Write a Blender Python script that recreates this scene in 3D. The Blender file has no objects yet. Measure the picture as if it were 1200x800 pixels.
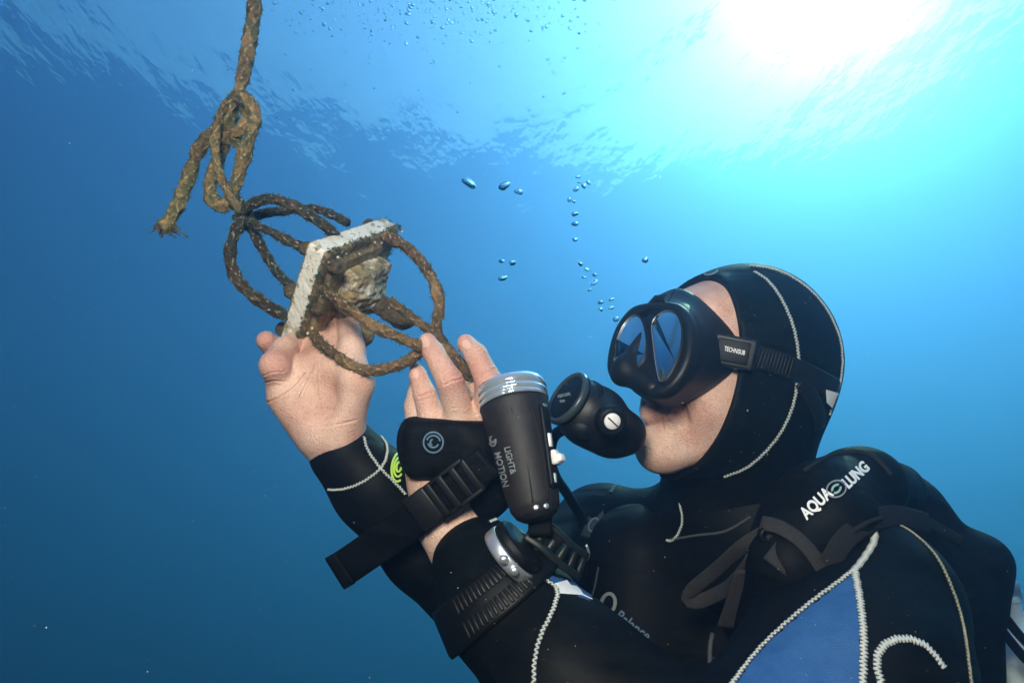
import bpy, bmesh, math, random
import numpy as np
from mathutils import Vector, Matrix, Quaternion
from mathutils.bvhtree import BVHTree
R = math.radians
sc = bpy.context.scene
col = sc.collection
random.seed(7)
rng = np.random.default_rng(7)

# ------------------------------------------------------------------ camera, world, sun, exposure
PITCH = R(26)                       # the photographer looks up towards the surface
cam_d = bpy.data.cameras.new('camera')
cam = bpy.data.objects.new('camera', cam_d)
col.objects.link(cam)
cam_d.sensor_width = 36.0
cam_d.lens = 24.0                   # 800 px focal length on a 1200 px wide frame
cam_d.clip_start = 0.02
cam_d.clip_end = 3000
cam.location = (0, 0, 0)
cam.rotation_euler = (math.pi/2 + PITCH, 0, 0)
sc.camera = cam
SUN_EL = R(49.5)
SUN_AZ = R(35.5)                      # to the right of the view direction (+Y)
SURF = 11.5                         # metres of water above the camera

w = bpy.data.worlds.new('World'); sc.world = w; w.use_nodes = True
nt = w.node_tree; nt.nodes.clear()
sky = nt.nodes.new('ShaderNodeTexSky'); sky.sky_type = 'NISHITA'; sky.sun_disc = False
sky.sun_elevation = SUN_EL; sky.sun_rotation = SUN_AZ
bg = nt.nodes.new('ShaderNodeBackground'); bg.inputs[1].default_value = 0.15
wo = nt.nodes.new('ShaderNodeOutputWorld')
nt.links.new(sky.outputs[0], bg.inputs[0]); nt.links.new(bg.outputs[0], wo.inputs[0])

sl = bpy.data.lights.new('sun', 'SUN'); sl.energy = 3.5; sl.angle = R(0.5); sl.color = (1, .94, .86)
so = bpy.data.objects.new('sun', sl); col.objects.link(so)
sdir = Vector((math.sin(SUN_AZ)*math.cos(SUN_EL), math.cos(SUN_AZ)*math.cos(SUN_EL), math.sin(SUN_EL)))
so.rotation_euler = (-sdir).to_track_quat('-Z', 'Y').to_euler()

vs = sc.view_settings
vs.view_transform = 'Standard'; vs.look = 'None'; vs.gamma = 1; vs.use_curve_mapping = False
vs.exposure = 0.42
sc.cycles.volume_bounces = 2
sc.cycles.max_bounces = 8
sc.cycles.transparent_max_bounces = 12
sc.cycles.use_denoising = True
# ------------------------------------------------------------------ water: the body of it, and its surface seen from below
def new_mat(name):
    m = bpy.data.materials.new(name); m.use_nodes = True
    return m, m.node_tree.nodes, m.node_tree.links

def box_obj(name, lo, hi):
    bm = bmesh.new()
    bmesh.ops.create_cube(bm, size=1)
    for v in bm.verts:
        v.co = Vector([lo[i] + (v.co[i]+.5)*(hi[i]-lo[i]) for i in range(3)])
    me = bpy.data.meshes.new(name); bm.to_mesh(me); bm.free()
    o = bpy.data.objects.new(name, me); col.objects.link(o)
    return o

hz = box_obj('haze', (-130, -90, -45), (130, 170, SURF + .8)); hz['kind'] = 'stuff'
m, N, L = new_mat('sea_water_volume')
N.clear()
out = N.new('ShaderNodeOutputMaterial'); pv = N.new('ShaderNodeVolumePrincipled')
pv.inputs['Color'].default_value = (.008, .325, .83, 1)
pv.inputs['Absorption Color'].default_value = (.0003, .26, .95, 1)
pv.inputs['Density'].default_value = 0.102
pv.inputs['Anisotropy'].default_value = 0.72
silt = N.new('ShaderNodeVolumeScatter')          # suspended silt: pale and scattering strongly forward, so it glows towards the sun
silt.inputs['Color'].default_value = (.74, .59, .74, 1)
silt.inputs['Density'].default_value = 0.043
silt.inputs['Anisotropy'].default_value = 0.95
mixv = N.new('ShaderNodeAddShader')
L.new(pv.outputs[0], mixv.inputs[0]); L.new(silt.outputs[0], mixv.inputs[1])
L.new(mixv.outputs[0], out.inputs['Volume'])
hz.data.materials.append(m)

def sea_surface():
    # a broad sheet: fine mesh near the diver, coarse far off, wave relief in the mesh and finer ripples as bump
    n = 420
    s = np.linspace(-1, 1, n)
    g = np.sign(s)*np.abs(s)**2.0*125
    X, Y = np.meshgrid(g, g + 38, indexing='ij')
    r = np.random.default_rng(3)
    Z = np.zeros_like(X)
    for lam, amp, k in ((15, .05, 5), (5.6, .040, 7), (2.4, .020, 8)):
        for _ in range(k):
            a = r.normal(.9, .55); q = 2*math.pi/(lam*r.uniform(.7, 1.4)); ph = r.uniform(0, 6.28)
            t = q*(X*math.cos(a)+Y*math.sin(a))+ph
            damp = np.clip(1 - np.hypot(X, Y-20)/(lam*22), 0, 1)
            Z += amp/math.sqrt(k)*np.sin(t)*damp
    V = np.stack([X.ravel(), Y.ravel(), SURF + Z.ravel()], 1)
    i = np.arange(n*n).reshape(n, n)
    F = np.stack([i[:-1, :-1].ravel(), i[1:, :-1].ravel(), i[1:, 1:].ravel(), i[:-1, 1:].ravel()], 1)
    me = bpy.data.meshes.new('sea_surface'); me.from_pydata(V.tolist(), [], F.tolist())
    me.shade_smooth()
    o = bpy.data.objects.new('sea_surface', me); col.objects.link(o); o['kind'] = 'structure'
    m, N, L = new_mat('sea_surface_from_below')
    N.clear()
    out = N.new('ShaderNodeOutputMaterial')
    tc = N.new('ShaderNodeTexCoord')
    nz = N.new('ShaderNodeTexNoise'); nz.inputs['Scale'].default_value = 1.0; nz.inputs['Detail'].default_value = 4
    mp = N.new('ShaderNodeMapping'); mp.inputs['Scale'].default_value = (1, .55, 1); mp.inputs['Rotation'].default_value = (0, 0, R(25))
    L.new(tc.outputs['Object'], mp.inputs[0]); L.new(mp.outputs[0], nz.inputs[0])
    bp = N.new('ShaderNodeBump'); bp.inputs['Strength'].default_value = .55; bp.inputs['Distance'].default_value = .21
    L.new(nz.outputs[0], bp.inputs['Height'])
    fr = N.new('ShaderNodeFresnel'); fr.inputs['IOR'].default_value = 1.33
    L.new(bp.outputs[0], fr.inputs['Normal'])
    tr = N.new('ShaderNodeBsdfTransparent'); gl = N.new('ShaderNodeBsdfGlossy'); gl.inputs['Roughness'].default_value = .05
    L.new(bp.outputs[0], gl.inputs['Normal'])
    mx = N.new('ShaderNodeMixShader')
    L.new(fr.outputs[0], mx.inputs[0]); L.new(tr.outputs[0], mx.inputs[1]); L.new(gl.outputs[0], mx.inputs[2])
    L.new(mx.outputs[0], out.inputs['Surface'])
    me.materials.append(m)
    return o
sea = sea_surface()
# ------------------------------------------------------------------ helpers: placing, meshes, things and parts
CR = np.array(cam.rotation_euler.to_matrix())
def W(p):
    """photographer's frame (right, up, forward in metres) -> world"""
    p = np.asarray(p, float)
    q = np.stack([p[..., 0], p[..., 1], -p[..., 2]], -1)
    return q @ CR.T
def c(px, py, d):
    """a sight line of the photograph and a distance along the view -> photographer's frame"""
    return np.array([(px-600)/800*d, (400-py)/800*d, d])
def unit(v):
    v = np.asarray(v, float); return v/np.linalg.norm(v)

def thing(name, label, cat, at, group=None):
    o = bpy.data.objects.new(name, None); col.objects.link(o)
    o.location = Vector(W(at)); o.empty_display_size = .05
    o['label'] = label; o['category'] = cat
    if group: o['group'] = group
    return o
def world_loc(o):
    v = Vector(o.location)
    while o.parent: o = o.parent; v += Vector(o.location)
    return v
def part(name, V, F, mat, parent=None, smooth=True, world=False, label=None, auto=None):
    """one mesh object from points in the photographer's frame; origin at its middle"""
    P = np.asarray(V, float)
    P = P if world else W(P)
    mid = (P.min(0)+P.max(0))/2
    me = bpy.data.meshes.new(name)
    me.from_pydata((P-mid).tolist(), [], F if isinstance(F, list) else F.tolist())
    bm = bmesh.new(); bm.from_mesh(me); bmesh.ops.recalc_face_normals(bm, faces=bm.faces[:])
    for v in [v for v in bm.verts if not v.link_faces]: bm.verts.remove(v)
    bm.to_mesh(me); bm.free()
    if smooth: me.shade_smooth()
    for m in (mat if isinstance(mat, (list, tuple)) else [mat]): me.materials.append(m)
    o = bpy.data.objects.new(name, me); col.objects.link(o)
    o.location = Vector(mid)
    if parent is not None:
        o.parent = parent; o.location = Vector(mid) - world_loc(parent)
    if label: o['label'] = label
    if auto is not None: me.set_sharp_from_angle(angle=R(auto))
    return o
def tag(o, label, cat, group=None):
    o['label'] = label; o['category'] = cat
    if group: o['group'] = group
    return o

def join(parts):
    V = []; F = []; n = 0
    for v, f in parts:
        v = np.asarray(v, float); V.append(v)
        F += [[i+n for i in q] for q in (f if isinstance(f, list) else f.tolist())]
        n += len(v)
    return np.concatenate(V), F

def spline(pts, step):
    """Catmull-Rom through pts, resampled at an even step"""
    P = np.asarray(pts, float)
    E = np.vstack([2*P[0]-P[1], P, 2*P[-1]-P[-2]])
    out = []
    for i in range(len(P)-1):
        a, b, cc, d = E[i:i+4]
        t = np.linspace(0, 1, 24, endpoint=False)[:, None]
        out.append(.5*((2*b)+(-a+cc)*t+(2*a-5*b+4*cc-d)*t*t+(-a+3*b-3*cc+d)*t**3))
    out.append(P[-1:]); C = np.concatenate(out)
    s = np.concatenate([[0], np.cumsum(np.linalg.norm(np.diff(C, axis=0), axis=1))])
    m = max(2, int(round(s[-1]/step))+1)
    q = np.linspace(0, s[-1], m)
    return np.stack([np.interp(q, s, C[:, k]) for k in range(P.shape[1])], 1)
def frames(C, up=(0, 0, 1)):
    T = np.gradient(C, axis=0); T /= np.linalg.norm(T, axis=1)[:, None]+1e-12
    N = np.zeros_like(T); n = np.cross(T[0], up)
    if np.linalg.norm(n) < 1e-3: n = np.cross(T[0], (1, 0, 0))
    n /= np.linalg.norm(n)
    for i in range(len(T)):
        n = n - T[i]*np.dot(n, T[i]); n /= np.linalg.norm(n)+1e-12; N[i] = n
    return T, N, np.cross(T, N)
def tube(C, r, seg=8, cap=True, fn=None, closed=False):
    """swept tube; r scalar or per ring; fn(s, theta)->multiplier"""
    C = np.asarray(C, float); n = len(C)
    r = np.broadcast_to(np.asarray(r, float), (n,))
    T, N, B = frames(C)
    th = np.linspace(0, 2*math.pi, seg, endpoint=False)
    s = np.concatenate([[0], np.cumsum(np.linalg.norm(np.diff(C, axis=0), axis=1))])
    rr = np.repeat(r[:, None], seg, 1)
    if fn is not None: rr = rr*fn(s[:, None], th[None, :])
    V = C[:, None, :] + rr[..., None]*(np.cos(th)[None, :, None]*N[:, None, :]+np.sin(th)[None, :, None]*B[:, None, :])
    V = V.reshape(-1, 3)
    i = np.arange(n-1)[:, None]*seg; j = np.arange(seg)[None, :]; j2 = (j+1) % seg
    F = np.stack([i+j, i+seg+j, i+seg+j2, i+j2], -1).reshape(-1, 4)[:, ::-1].tolist()
    if cap:
        F.append(list(range(seg))); F.append(list(range((n-1)*seg, n*seg))[::-1])
    return V, F
def basis(axis, hint=(0, 0, -1)):
    a = unit(axis); h = np.asarray(hint, float)
    x = h - a*np.dot(h, a)
    if np.linalg.norm(x) < 1e-4: x = np.array([1., 0, 0]) - a*a[0]
    x = unit(x); return x, np.cross(a, x), a
def lathe(o, axis, prof, seg=48, hint=(0, 0, -1), fn=None):
    """prof: (t along axis, radius) list; caps where the radius ends above 0"""
    x, y, a = basis(axis, hint)
    th = np.linspace(0, 2*math.pi, seg, endpoint=False)
    V = []
    for t, r in prof:
        rr = r if fn is None else r*fn(t, th)
        V.append(np.asarray(o)+a*t+(np.cos(th)*rr)[:, None]*x+(np.sin(th)*rr)[:, None]*y)
    V = np.concatenate(V); n = len(prof)
    i = np.arange(n-1)[:, None]*seg; j = np.arange(seg)[None, :]; j2 = (j+1) % seg
    F = np.stack([i+j, i+j2, i+seg+j2, i+seg+j], -1).reshape(-1, 4).tolist()
    F.append(list(range(seg))[::-1]); F.append(list(range((n-1)*seg, n*seg)))
    return V, F
def rbox_mesh(o, ax, ay, az, hx, hy, hz, bev=.002, seg=2):
    bm = bmesh.new(); bmesh.ops.create_cube(bm, size=2)
    for v in bm.verts: v.co = Vector((v.co.x*hx, v.co.y*hy, v.co.z*hz))
    bmesh.ops.bevel(bm, geom=bm.edges[:], offset=bev, segments=seg, affect='EDGES', profile=.5)
    M = np.stack([ax, ay, az], 1)
    V = np.array([v.co[:] for v in bm.verts]) @ M.T + np.asarray(o)
    bm.verts.index_update(); F = [[v.index for v in f.verts] for f in bm.faces]; bm.free()
    return V, F
def ribbon(C, Nrm, width, thick, closed=False):
    """flat strap along C, its face turned to the normals Nrm"""
    C = np.asarray(C, float); T = np.gradient(C, axis=0); T /= np.linalg.norm(T, axis=1)[:, None]+1e-12
    Nn = np.asarray(Nrm, float); Nn = np.broadcast_to(Nn, C.shape).copy()
    Nn -= T*(Nn*T).sum(1)[:, None]; Nn /= np.linalg.norm(Nn, axis=1)[:, None]+1e-12
    S = np.cross(Nn, T); w = np.broadcast_to(np.asarray(width, float), (len(C),))[:, None]/2; t = thick/2
    e = .82
    ring = [(-1, -.4), (-1, .4), (-e, 1), (e, 1), (1, .4), (1, -.4), (e, -1), (-e, -1)]
    V = np.stack([C + S*w*a + Nn*t*b for a, b in ring], 1).reshape(-1, 3); k = 8; n = len(C)
    i = np.arange(n-1)[:, None]*k; j = np.arange(k)[None, :]; j2 = (j+1) % k
    F = np.stack([i+j, i+k+j, i+k+j2, i+j2], -1).reshape(-1, 4).tolist()
    F.append(list(range(k))); F.append(list(range((n-1)*k, n*k))[::-1])
    return V, F

# ---- signed-distance modelling: organic shapes blended smoothly, meshed by surface nets on a sparse grid
class Sdf:
    def __init__(self): self.p = []
    def _add(self, f, lo, hi, k, op): self.p.append((f, np.minimum(lo, hi), np.maximum(lo, hi), k, op)); return self
    def cone(self, a, b, ra, rb, k=.008, op='u'):
        a = np.asarray(a, float); b = np.asarray(b, float)
        ba = b-a; l2 = float(ba@ba); rrd = ra-rb
        a2 = l2-rrd*rrd
        if l2 < 1e-12 or a2 <= 1e-12:
            return self.ball(a if ra > rb else b, max(ra, rb), k, op)
        il2 = 1/l2
        def f(P):
            pa = P-a; y = pa@ba; z = y-l2
            x2 = ((pa*l2-ba*y[..., None])**2).sum(-1); y2 = y*y*l2; z2 = z*z*l2
            kk = np.sign(rrd)*rrd*rrd*x2
            d = (np.sqrt(x2*a2*il2)+y*rrd)*il2-ra
            m1 = np.sign(z)*a2*z2 > kk; m2 = (~m1) & (np.sign(y)*a2*y2 < kk)
            d = np.where(m1, np.sqrt(x2+z2)*il2-rb, d)
            return np.where(m2, np.sqrt(x2+y2)*il2-ra, d)
        m = max(ra, rb)
        return self._add(f, np.minimum(a, b)-m, np.maximum(a, b)+m, k, op)
    def chain(self, pts, rad, k=.008, op='u'):
        for i in range(len(pts)-1): self.cone(pts[i], pts[i+1], rad[i], rad[i+1], k, op)
        return self
    def ball(self, o, r, k=.008, op='u'):
        o = np.asarray(o, float)
        return self._add(lambda P: np.sqrt(((P-o)**2).sum(-1))-r, o-r, o+r, k, op)
    def ell(self, o, rad, M=None, k=.008, op='u'):
        o = np.asarray(o, float); rad = np.asarray(rad, float); M = np.eye(3) if M is None else np.asarray(M, float)
        def f(P):
            q = (P-o)@M
            k0 = np.sqrt(((q/rad)**2).sum(-1)); k1 = np.sqrt(((q/rad**2)**2).sum(-1))
            return k0*(k0-1)/(k1+1e-9)
        m = rad.max(); return self._add(f, o-m, o+m, k, op)
    def box(self, o, half, M=None, r=.004, k=.008, op='u'):
        o = np.asarray(o, float); half = np.asarray(half, float)-r; M = np.eye(3) if M is None else np.asarray(M, float)
        def f(P):
            q = np.abs((P-o)@M)-half
            return np.sqrt((np.maximum(q, 0)**2).sum(-1))+np.minimum(q.max(-1), 0)-r
        m = np.linalg.norm(half)+r; return self._add(f, o-m, o+m, k, op)
    def plane(self, o, n, k=.004, op='s'):
        """cuts away (op 's') everything on the side n points to"""
        o = np.asarray(o, float); n = unit(n)
        B = np.array([9., 9, 9])
        return self._add(lambda P: -((P-o)@n), -B, B, k, op)
    def copy(self):
        s = Sdf(); s.p = list(self.p); return s
    def ev(self, P, cen, half):
        """P (blocks, m, 3)"""
        d = np.full(P.shape[:2], 1.0)
        for f, lo, hi, k, op in self.p:
            g = np.maximum(np.maximum(lo-cen, cen-hi), 0).max(1) <= half+k+.002
            if not g.any(): continue
            b = f(P[g]); a = d[g]
            if op == 'u':
                h = np.maximum(k-np.abs(a-b), 0)/k if k > 0 else 0
                d[g] = np.minimum(a, b)-h*h*k*.25
            else:
                b = -b
                h = np.maximum(k-np.abs(a-b), 0)/k if k > 0 else 0
                d[g] = np.maximum(a, b)+h*h*k*.25
        return d-self.off
    off = 0.0
    def mesh(self, h=.003, n=10, lo=None, hi=None):
        us = [p for p in self.p if p[4] == 'u']
        L = np.min([p[1] for p in us], 0)-.01-self.off; H = np.max([p[2] for p in us], 0)+.01+self.off
        if lo is not None: L = np.maximum(L, lo)
        if hi is not None: H = np.minimum(H, hi)
        bs = h*n
        nb = np.ceil((H-L)/bs).astype(int)
        g = np.stack(np.meshgrid(*[np.arange(q) for q in nb], indexing='ij'), -1).reshape(-1, 3)
        cen = L+(g+.5)*bs
        hd = bs*.5
        d = self.ev(cen[:, None, :], cen, bs*1.6)[:, 0]
        act = np.abs(d) < bs*1.45
        g = g[act]; cen = cen[act]
        ii = np.stack(np.meshgrid(*[np.arange(n+1)]*3, indexing='ij'), -1).reshape(-1, 3)
        P = L+((g*n)[:, None, :]+ii[None])*h
        D = self.ev(P, cen, hd+h).reshape(-1, n+1, n+1, n+1)
        ND = nb*n+2
        S = D < 0
        # cells
        occ = np.zeros((len(g), n, n, n), np.int8)
        for a in (0, 1):
            for b in (0, 1):
                for e in (0, 1): occ += S[:, a:n+a, b:n+b, e:n+e]
        cb, ci, cj, ck = np.nonzero((occ > 0) & (occ < 8))
        acc = np.zeros((len(cb), 3)); cnt = np.zeros(len(cb))
        cr = [(a, b, e) for a in (0, 1) for b in (0, 1) for e in (0, 1)]
        for p in cr:
            for ax in range(3):
                if p[ax]: continue
                q = list(p); q[ax] = 1
                d0 = D[cb, ci+p[0], cj+p[1], ck+p[2]]; d1 = D[cb, ci+q[0], cj+q[1], ck+q[2]]
                m = (d0 < 0) != (d1 < 0)
                t = np.where(m, d0/(d0-d1+1e-30), 0)
                x = np.repeat(np.array(p, float)[None], len(cb), 0); x[:, ax] += t
                acc += x*m[:, None]; cnt += m
        gi = g[cb]*n+np.stack([ci, cj, ck], 1)
        V = L+(gi+acc/cnt[:, None])*h
        cid = lambda a: (a[:, 0].astype(np.int64)*ND[1]+a[:, 1])*ND[2]+a[:, 2]
        ids = cid(gi); so_ = np.argsort(ids); sid = ids[so_]
        F = []
        for ax in range(3):
            s0 = S[:, :n, :n, :n]; sl_ = [slice(0, n)]*3; sl_[ax] = slice(1, n+1)
            s1 = S[(slice(None),)+tuple(sl_)]
            for flip, m in ((0, s0 & ~s1), (1, ~s0 & s1)):
                eb, ei, ej, ek = np.nonzero(m)
                gg = g[eb]*n+np.stack([ei, ej, ek], 1)
                u, v = (ax+1) % 3, (ax+2) % 3
                q = []
                for du, dv in ((0, 0), (-1, 0), (-1, -1), (0, -1)):
                    t = gg.copy(); t[:, u] += du; t[:, v] += dv
                    w_ = cid(t); k = np.searchsorted(sid, w_); k = np.minimum(k, len(sid)-1)
                    q.append(np.where(sid[k] == w_, so_[k], -1))
                q = np.stack(q, 1); q = q[(q >= 0).all(1)]
                F.append(q[:, ::-1] if flip else q)
        F = np.concatenate(F)
        return V, F
def tri_bvh(V, F):
    return BVHTree.FromPolygons([Vector(v) for v in V], F if isinstance(F, list) else F.tolist())
def hit(bvh, px, py):
    """where the sight line through (px, py) meets a surface (photographer's frame)"""
    d = unit(c(px, py, 1.0))
    p, n, i, t = bvh.ray_cast(Vector((0, 0, 0)), Vector(d))
    if p is None: return None, None
    n = np.array(n)
    if n@d > 0: n = -n
    return np.array(p), n
# ------------------------------------------------------------------ materials
def surf(name, base, rough=.5, metal=0., bump=0., bscale=300., spec=.5, vary=None, vscale=40., coat=0., sheen=0., sss=0., detail=4., stretch=None, fold=0., fscale=30.):
    """Principled material; vary = second colour mixed in by noise; bump in metres"""
    m, N, L = new_mat(name)
    b = N['Principled BSDF']
    b.inputs['Base Color'].default_value = (*base, 1); b.inputs['Roughness'].default_value = rough
    b.inputs['Metallic'].default_value = metal; b.inputs['Specular IOR Level'].default_value = spec
    b.inputs['Coat Weight'].default_value = coat; b.inputs['Coat Roughness'].default_value = .52; b.inputs['Sheen Weight'].default_value = sheen
    if sss:
        b.inputs['Subsurface Weight'].default_value = sss; b.inputs['Subsurface Scale'].default_value = .004
        b.inputs['Subsurface Radius'].default_value = (1, .35, .2)
    tc = N.new('ShaderNodeTexCoord')
    src = tc.outputs['Object']
    if stretch:
        mp = N.new('ShaderNodeMapping'); mp.inputs['Scale'].default_value = stretch; L.new(src, mp.inputs[0]); src = mp.outputs[0]
    if vary is not None:
        n = N.new('ShaderNodeTexNoise'); n.inputs['Scale'].default_value = vscale; n.inputs['Detail'].default_value = 6; n.inputs['Roughness'].default_value = .65
        L.new(src, n.inputs[0])
        r = N.new('ShaderNodeValToRGB'); r.color_ramp.elements[0].position = .35; r.color_ramp.elements[1].position = .68
        r.color_ramp.elements[0].color = (*base, 1); r.color_ramp.elements[1].color = (*vary, 1)
        L.new(n.outputs[0], r.inputs[0]); L.new(r.outputs[0], b.inputs['Base Color'])
    if bump:
        n = N.new('ShaderNodeTexNoise'); n.inputs['Scale'].default_value = bscale; n.inputs['Detail'].default_value = detail
        L.new(src, n.inputs[0])
        q = N.new('ShaderNodeBump'); q.inputs['Distance'].default_value = bump; q.inputs['Strength'].default_value = 1
        L.new(n.outputs[0], q.inputs['Height']); L.new(q.outputs[0], b.inputs['Normal'])
        if fold:                      # soft creases of the cloth under the fine grain
            n = N.new('ShaderNodeTexNoise'); n.inputs['Scale'].default_value = fscale; n.inputs['Detail'].default_value = 1.5; n.inputs['Distortion'].default_value = .8
            mp = N.new('ShaderNodeMapping'); mp.inputs['Scale'].default_value = (1, 1, 2.6); mp.inputs['Rotation'].default_value = (.5, .6, 0)
            L.new(tc.outputs['Object'], mp.inputs[0]); L.new(mp.outputs[0], n.inputs[0])
            q2 = N.new('ShaderNodeBump'); q2.inputs['Distance'].default_value = fold; q2.inputs['Strength'].default_value = 1
            L.new(n.outputs[0], q2.inputs['Height']); L.new(q2.outputs[0], q.inputs['Normal'])
    return m

def skin_material():
    m, N, L = new_mat('skin')
    b = N['Principled BSDF']
    tc = N.new('ShaderNodeTexCoord')
    n1 = N.new('ShaderNodeTexNoise'); n1.inputs['Scale'].default_value = 28; n1.inputs['Detail'].default_value = 5
    n2 = N.new('ShaderNodeTexNoise'); n2.inputs['Scale'].default_value = 420; n2.inputs['Detail'].default_value = 3
    v1 = N.new('ShaderNodeTexVoronoi'); v1.inputs['Scale'].default_value = 700
    for n in (n1, n2, v1): L.new(tc.outputs['Object'], n.inputs['Vector'])
    r = N.new('ShaderNodeValToRGB'); e = r.color_ramp.elements
    e[0].position = .3; e[0].color = (.58, .31, .235, 1); e[1].position = .7; e[1].color = (.80, .55, .44, 1)
    L.new(n1.outputs[0], r.inputs[0])
    r2 = N.new('ShaderNodeValToRGB'); e = r2.color_ramp.elements
    e[0].position = .36; e[0].color = (.76, .68, .65, 1); e[1].position = .5; e[1].color = (1, 1, 1, 1)
    L.new(n2.outputs[0], r2.inputs[0])
    mx = N.new('ShaderNodeMix'); mx.data_type = 'RGBA'; mx.blend_type = 'MULTIPLY'; mx.inputs[0].default_value = .55
    L.new(r.outputs[0], mx.inputs[6]); L.new(r2.outputs[0], mx.inputs[7])
    ab = N.new('ShaderNodeAttribute'); ab.attribute_name = 'blush'          # redder lips, fingertips and knuckles
    m2 = N.new('ShaderNodeMix'); m2.data_type = 'RGBA'; m2.inputs[7].default_value = (.60, .22, .19, 1)
    L.new(ab.outputs['Fac'], m2.inputs[0]); L.new(mx.outputs[2], m2.inputs[6])
    as_ = N.new('ShaderNodeAttribute'); as_.attribute_name = 'stubble'      # a day's beard
    n4 = N.new('ShaderNodeTexNoise'); n4.inputs['Scale'].default_value = 900; n4.inputs['Detail'].default_value = 2; L.new(tc.outputs['Object'], n4.inputs['Vector'])
    r4 = N.new('ShaderNodeValToRGB'); e = r4.color_ramp.elements; e[0].position = .52; e[0].color = (0, 0, 0, 1); e[1].position = .62; e[1].color = (1, 1, 1, 1); L.new(n4.outputs[0], r4.inputs[0])
    ms = N.new('ShaderNodeMath'); ms.operation = 'MULTIPLY'; L.new(as_.outputs['Fac'], ms.inputs[0]); L.new(r4.outputs[0], ms.inputs[1])
    m3 = N.new('ShaderNodeMix'); m3.data_type = 'RGBA'; m3.inputs[7].default_value = (.10, .065, .05, 1)
    L.new(ms.outputs[0], m3.inputs[0]); L.new(m2.outputs[2], m3.inputs[6]); L.new(m3.outputs[2], b.inputs['Base Color'])
    b.inputs['Roughness'].default_value = .48; b.inputs['Specular IOR Level'].default_value = .35
    b.inputs['Subsurface Weight'].default_value = .18; b.inputs['Subsurface Scale'].default_value = .004
    b.inputs['Subsurface Radius'].default_value = (1, .35, .2)
    a = N.new('ShaderNodeMath'); a.operation = 'ADD'
    L.new(n2.outputs[0], a.inputs[0]); L.new(v1.outputs['Distance'], a.inputs[1])
    q = N.new('ShaderNodeBump'); q.inputs['Distance'].default_value = .0008; q.inputs['Strength'].default_value = .9
    L.new(a.outputs[0], q.inputs['Height']); L.new(q.outputs[0], b.inputs['Normal'])
    return m
M_skin = skin_material()
M_neo = surf('black_neoprene', (.0009, .0015, .0019), .65, bump=.0011, bscale=900, vary=(.0024, .0036, .0042), vscale=60, spec=.06, coat=.12, fold=.018, fscale=10)
M_blue = surf('blue_neoprene', (.016, .085, .25), .6, bump=.0008, bscale=1100, vary=(.028, .110, .29), vscale=70, spec=.3, fold=.003, fscale=14)
M_nylon = surf('black_nylon_cloth', (.0014, .0018, .0021), .7, bump=.0012, bscale=700, vary=(.0030, .0036, .0042), vscale=90, spec=.06, coat=.08, fold=.018, fscale=12)
M_greyweb = surf('grey_webbing', (.022, .021, .022), .75, bump=.0012, bscale=900, vary=(.032, .030, .031), vscale=200, spec=.25)
M_midweb = surf('dark_grey_webbing', (.010, .010, .011), .75, bump=.0012, bscale=900, vary=(.016, .016, .017), vscale=200, spec=.2)
M_nail = surf('fingernail', (.72, .44, .36), .3, spec=.5)
M_rubber = surf('black_rubber', (.0036, .0040, .0044), .42, bump=.0003, bscale=1500, spec=.2)
M_silicone = surf('black_silicone', (.0048, .0050, .0054), .50, bump=.0002, bscale=400, spec=.35)
M_plastic = surf('black_plastic', (.0055, .0058, .0062), .46, bump=.0002, bscale=900, spec=.35)
M_torch = surf('charcoal_hard_coat', (.012, .0105, .011), .5, bump=.0003, bscale=1600, vary=(.021, .018, .018), vscale=120, spec=.3)
M_thread = surf('pale_thread', (.62, .64, .60), .7, bump=.0008, bscale=1500, vary=(.50, .55, .52), vscale=200)
M_thread_old = surf('worn_yellowish_thread', (.50, .46, .30), .75, bump=.0008, bscale=1500, vary=(.32, .30, .2), vscale=120)
M_seam = surf('seam_tape', (.055, .060, .065), .7, bump=.0006, bscale=1500)
M_white = surf('white_print', (.78, .79, .80), .5)
M_grey_print = surf('grey_print', (.20, .22, .23), .5)
M_blue_print = surf('dull_blue_print', (.07, .15, .24), .6)
M_green_print = surf('lime_print', (.45, .72, .10), .5)
M_chrome = surf('brushed_steel', (.80, .82, .84), .34, metal=.85, bump=.0001, bscale=2000)
M_white_plastic = surf('white_plastic', (.75, .75, .74), .35)
# ------------------------------------------------------------------ the diver: body, hood, wetsuit
# head frame: forward, up, left side (the side seen here)
HF = unit((-.885, .27, -.38)); HS = unit(np.array((.39, 0, -.92)) - HF*np.dot((.39, 0, -.92), HF))
HU = np.cross(HF, HS); HU = HU if HU[1] > 0 else -HU
HC = c(868, 416, .76)
HK = .92
def h(f, u, s): return HC + (HF*f + HU*u + HS*s)*HK
HM = np.stack([HF, HU, HS], 1)

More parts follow.
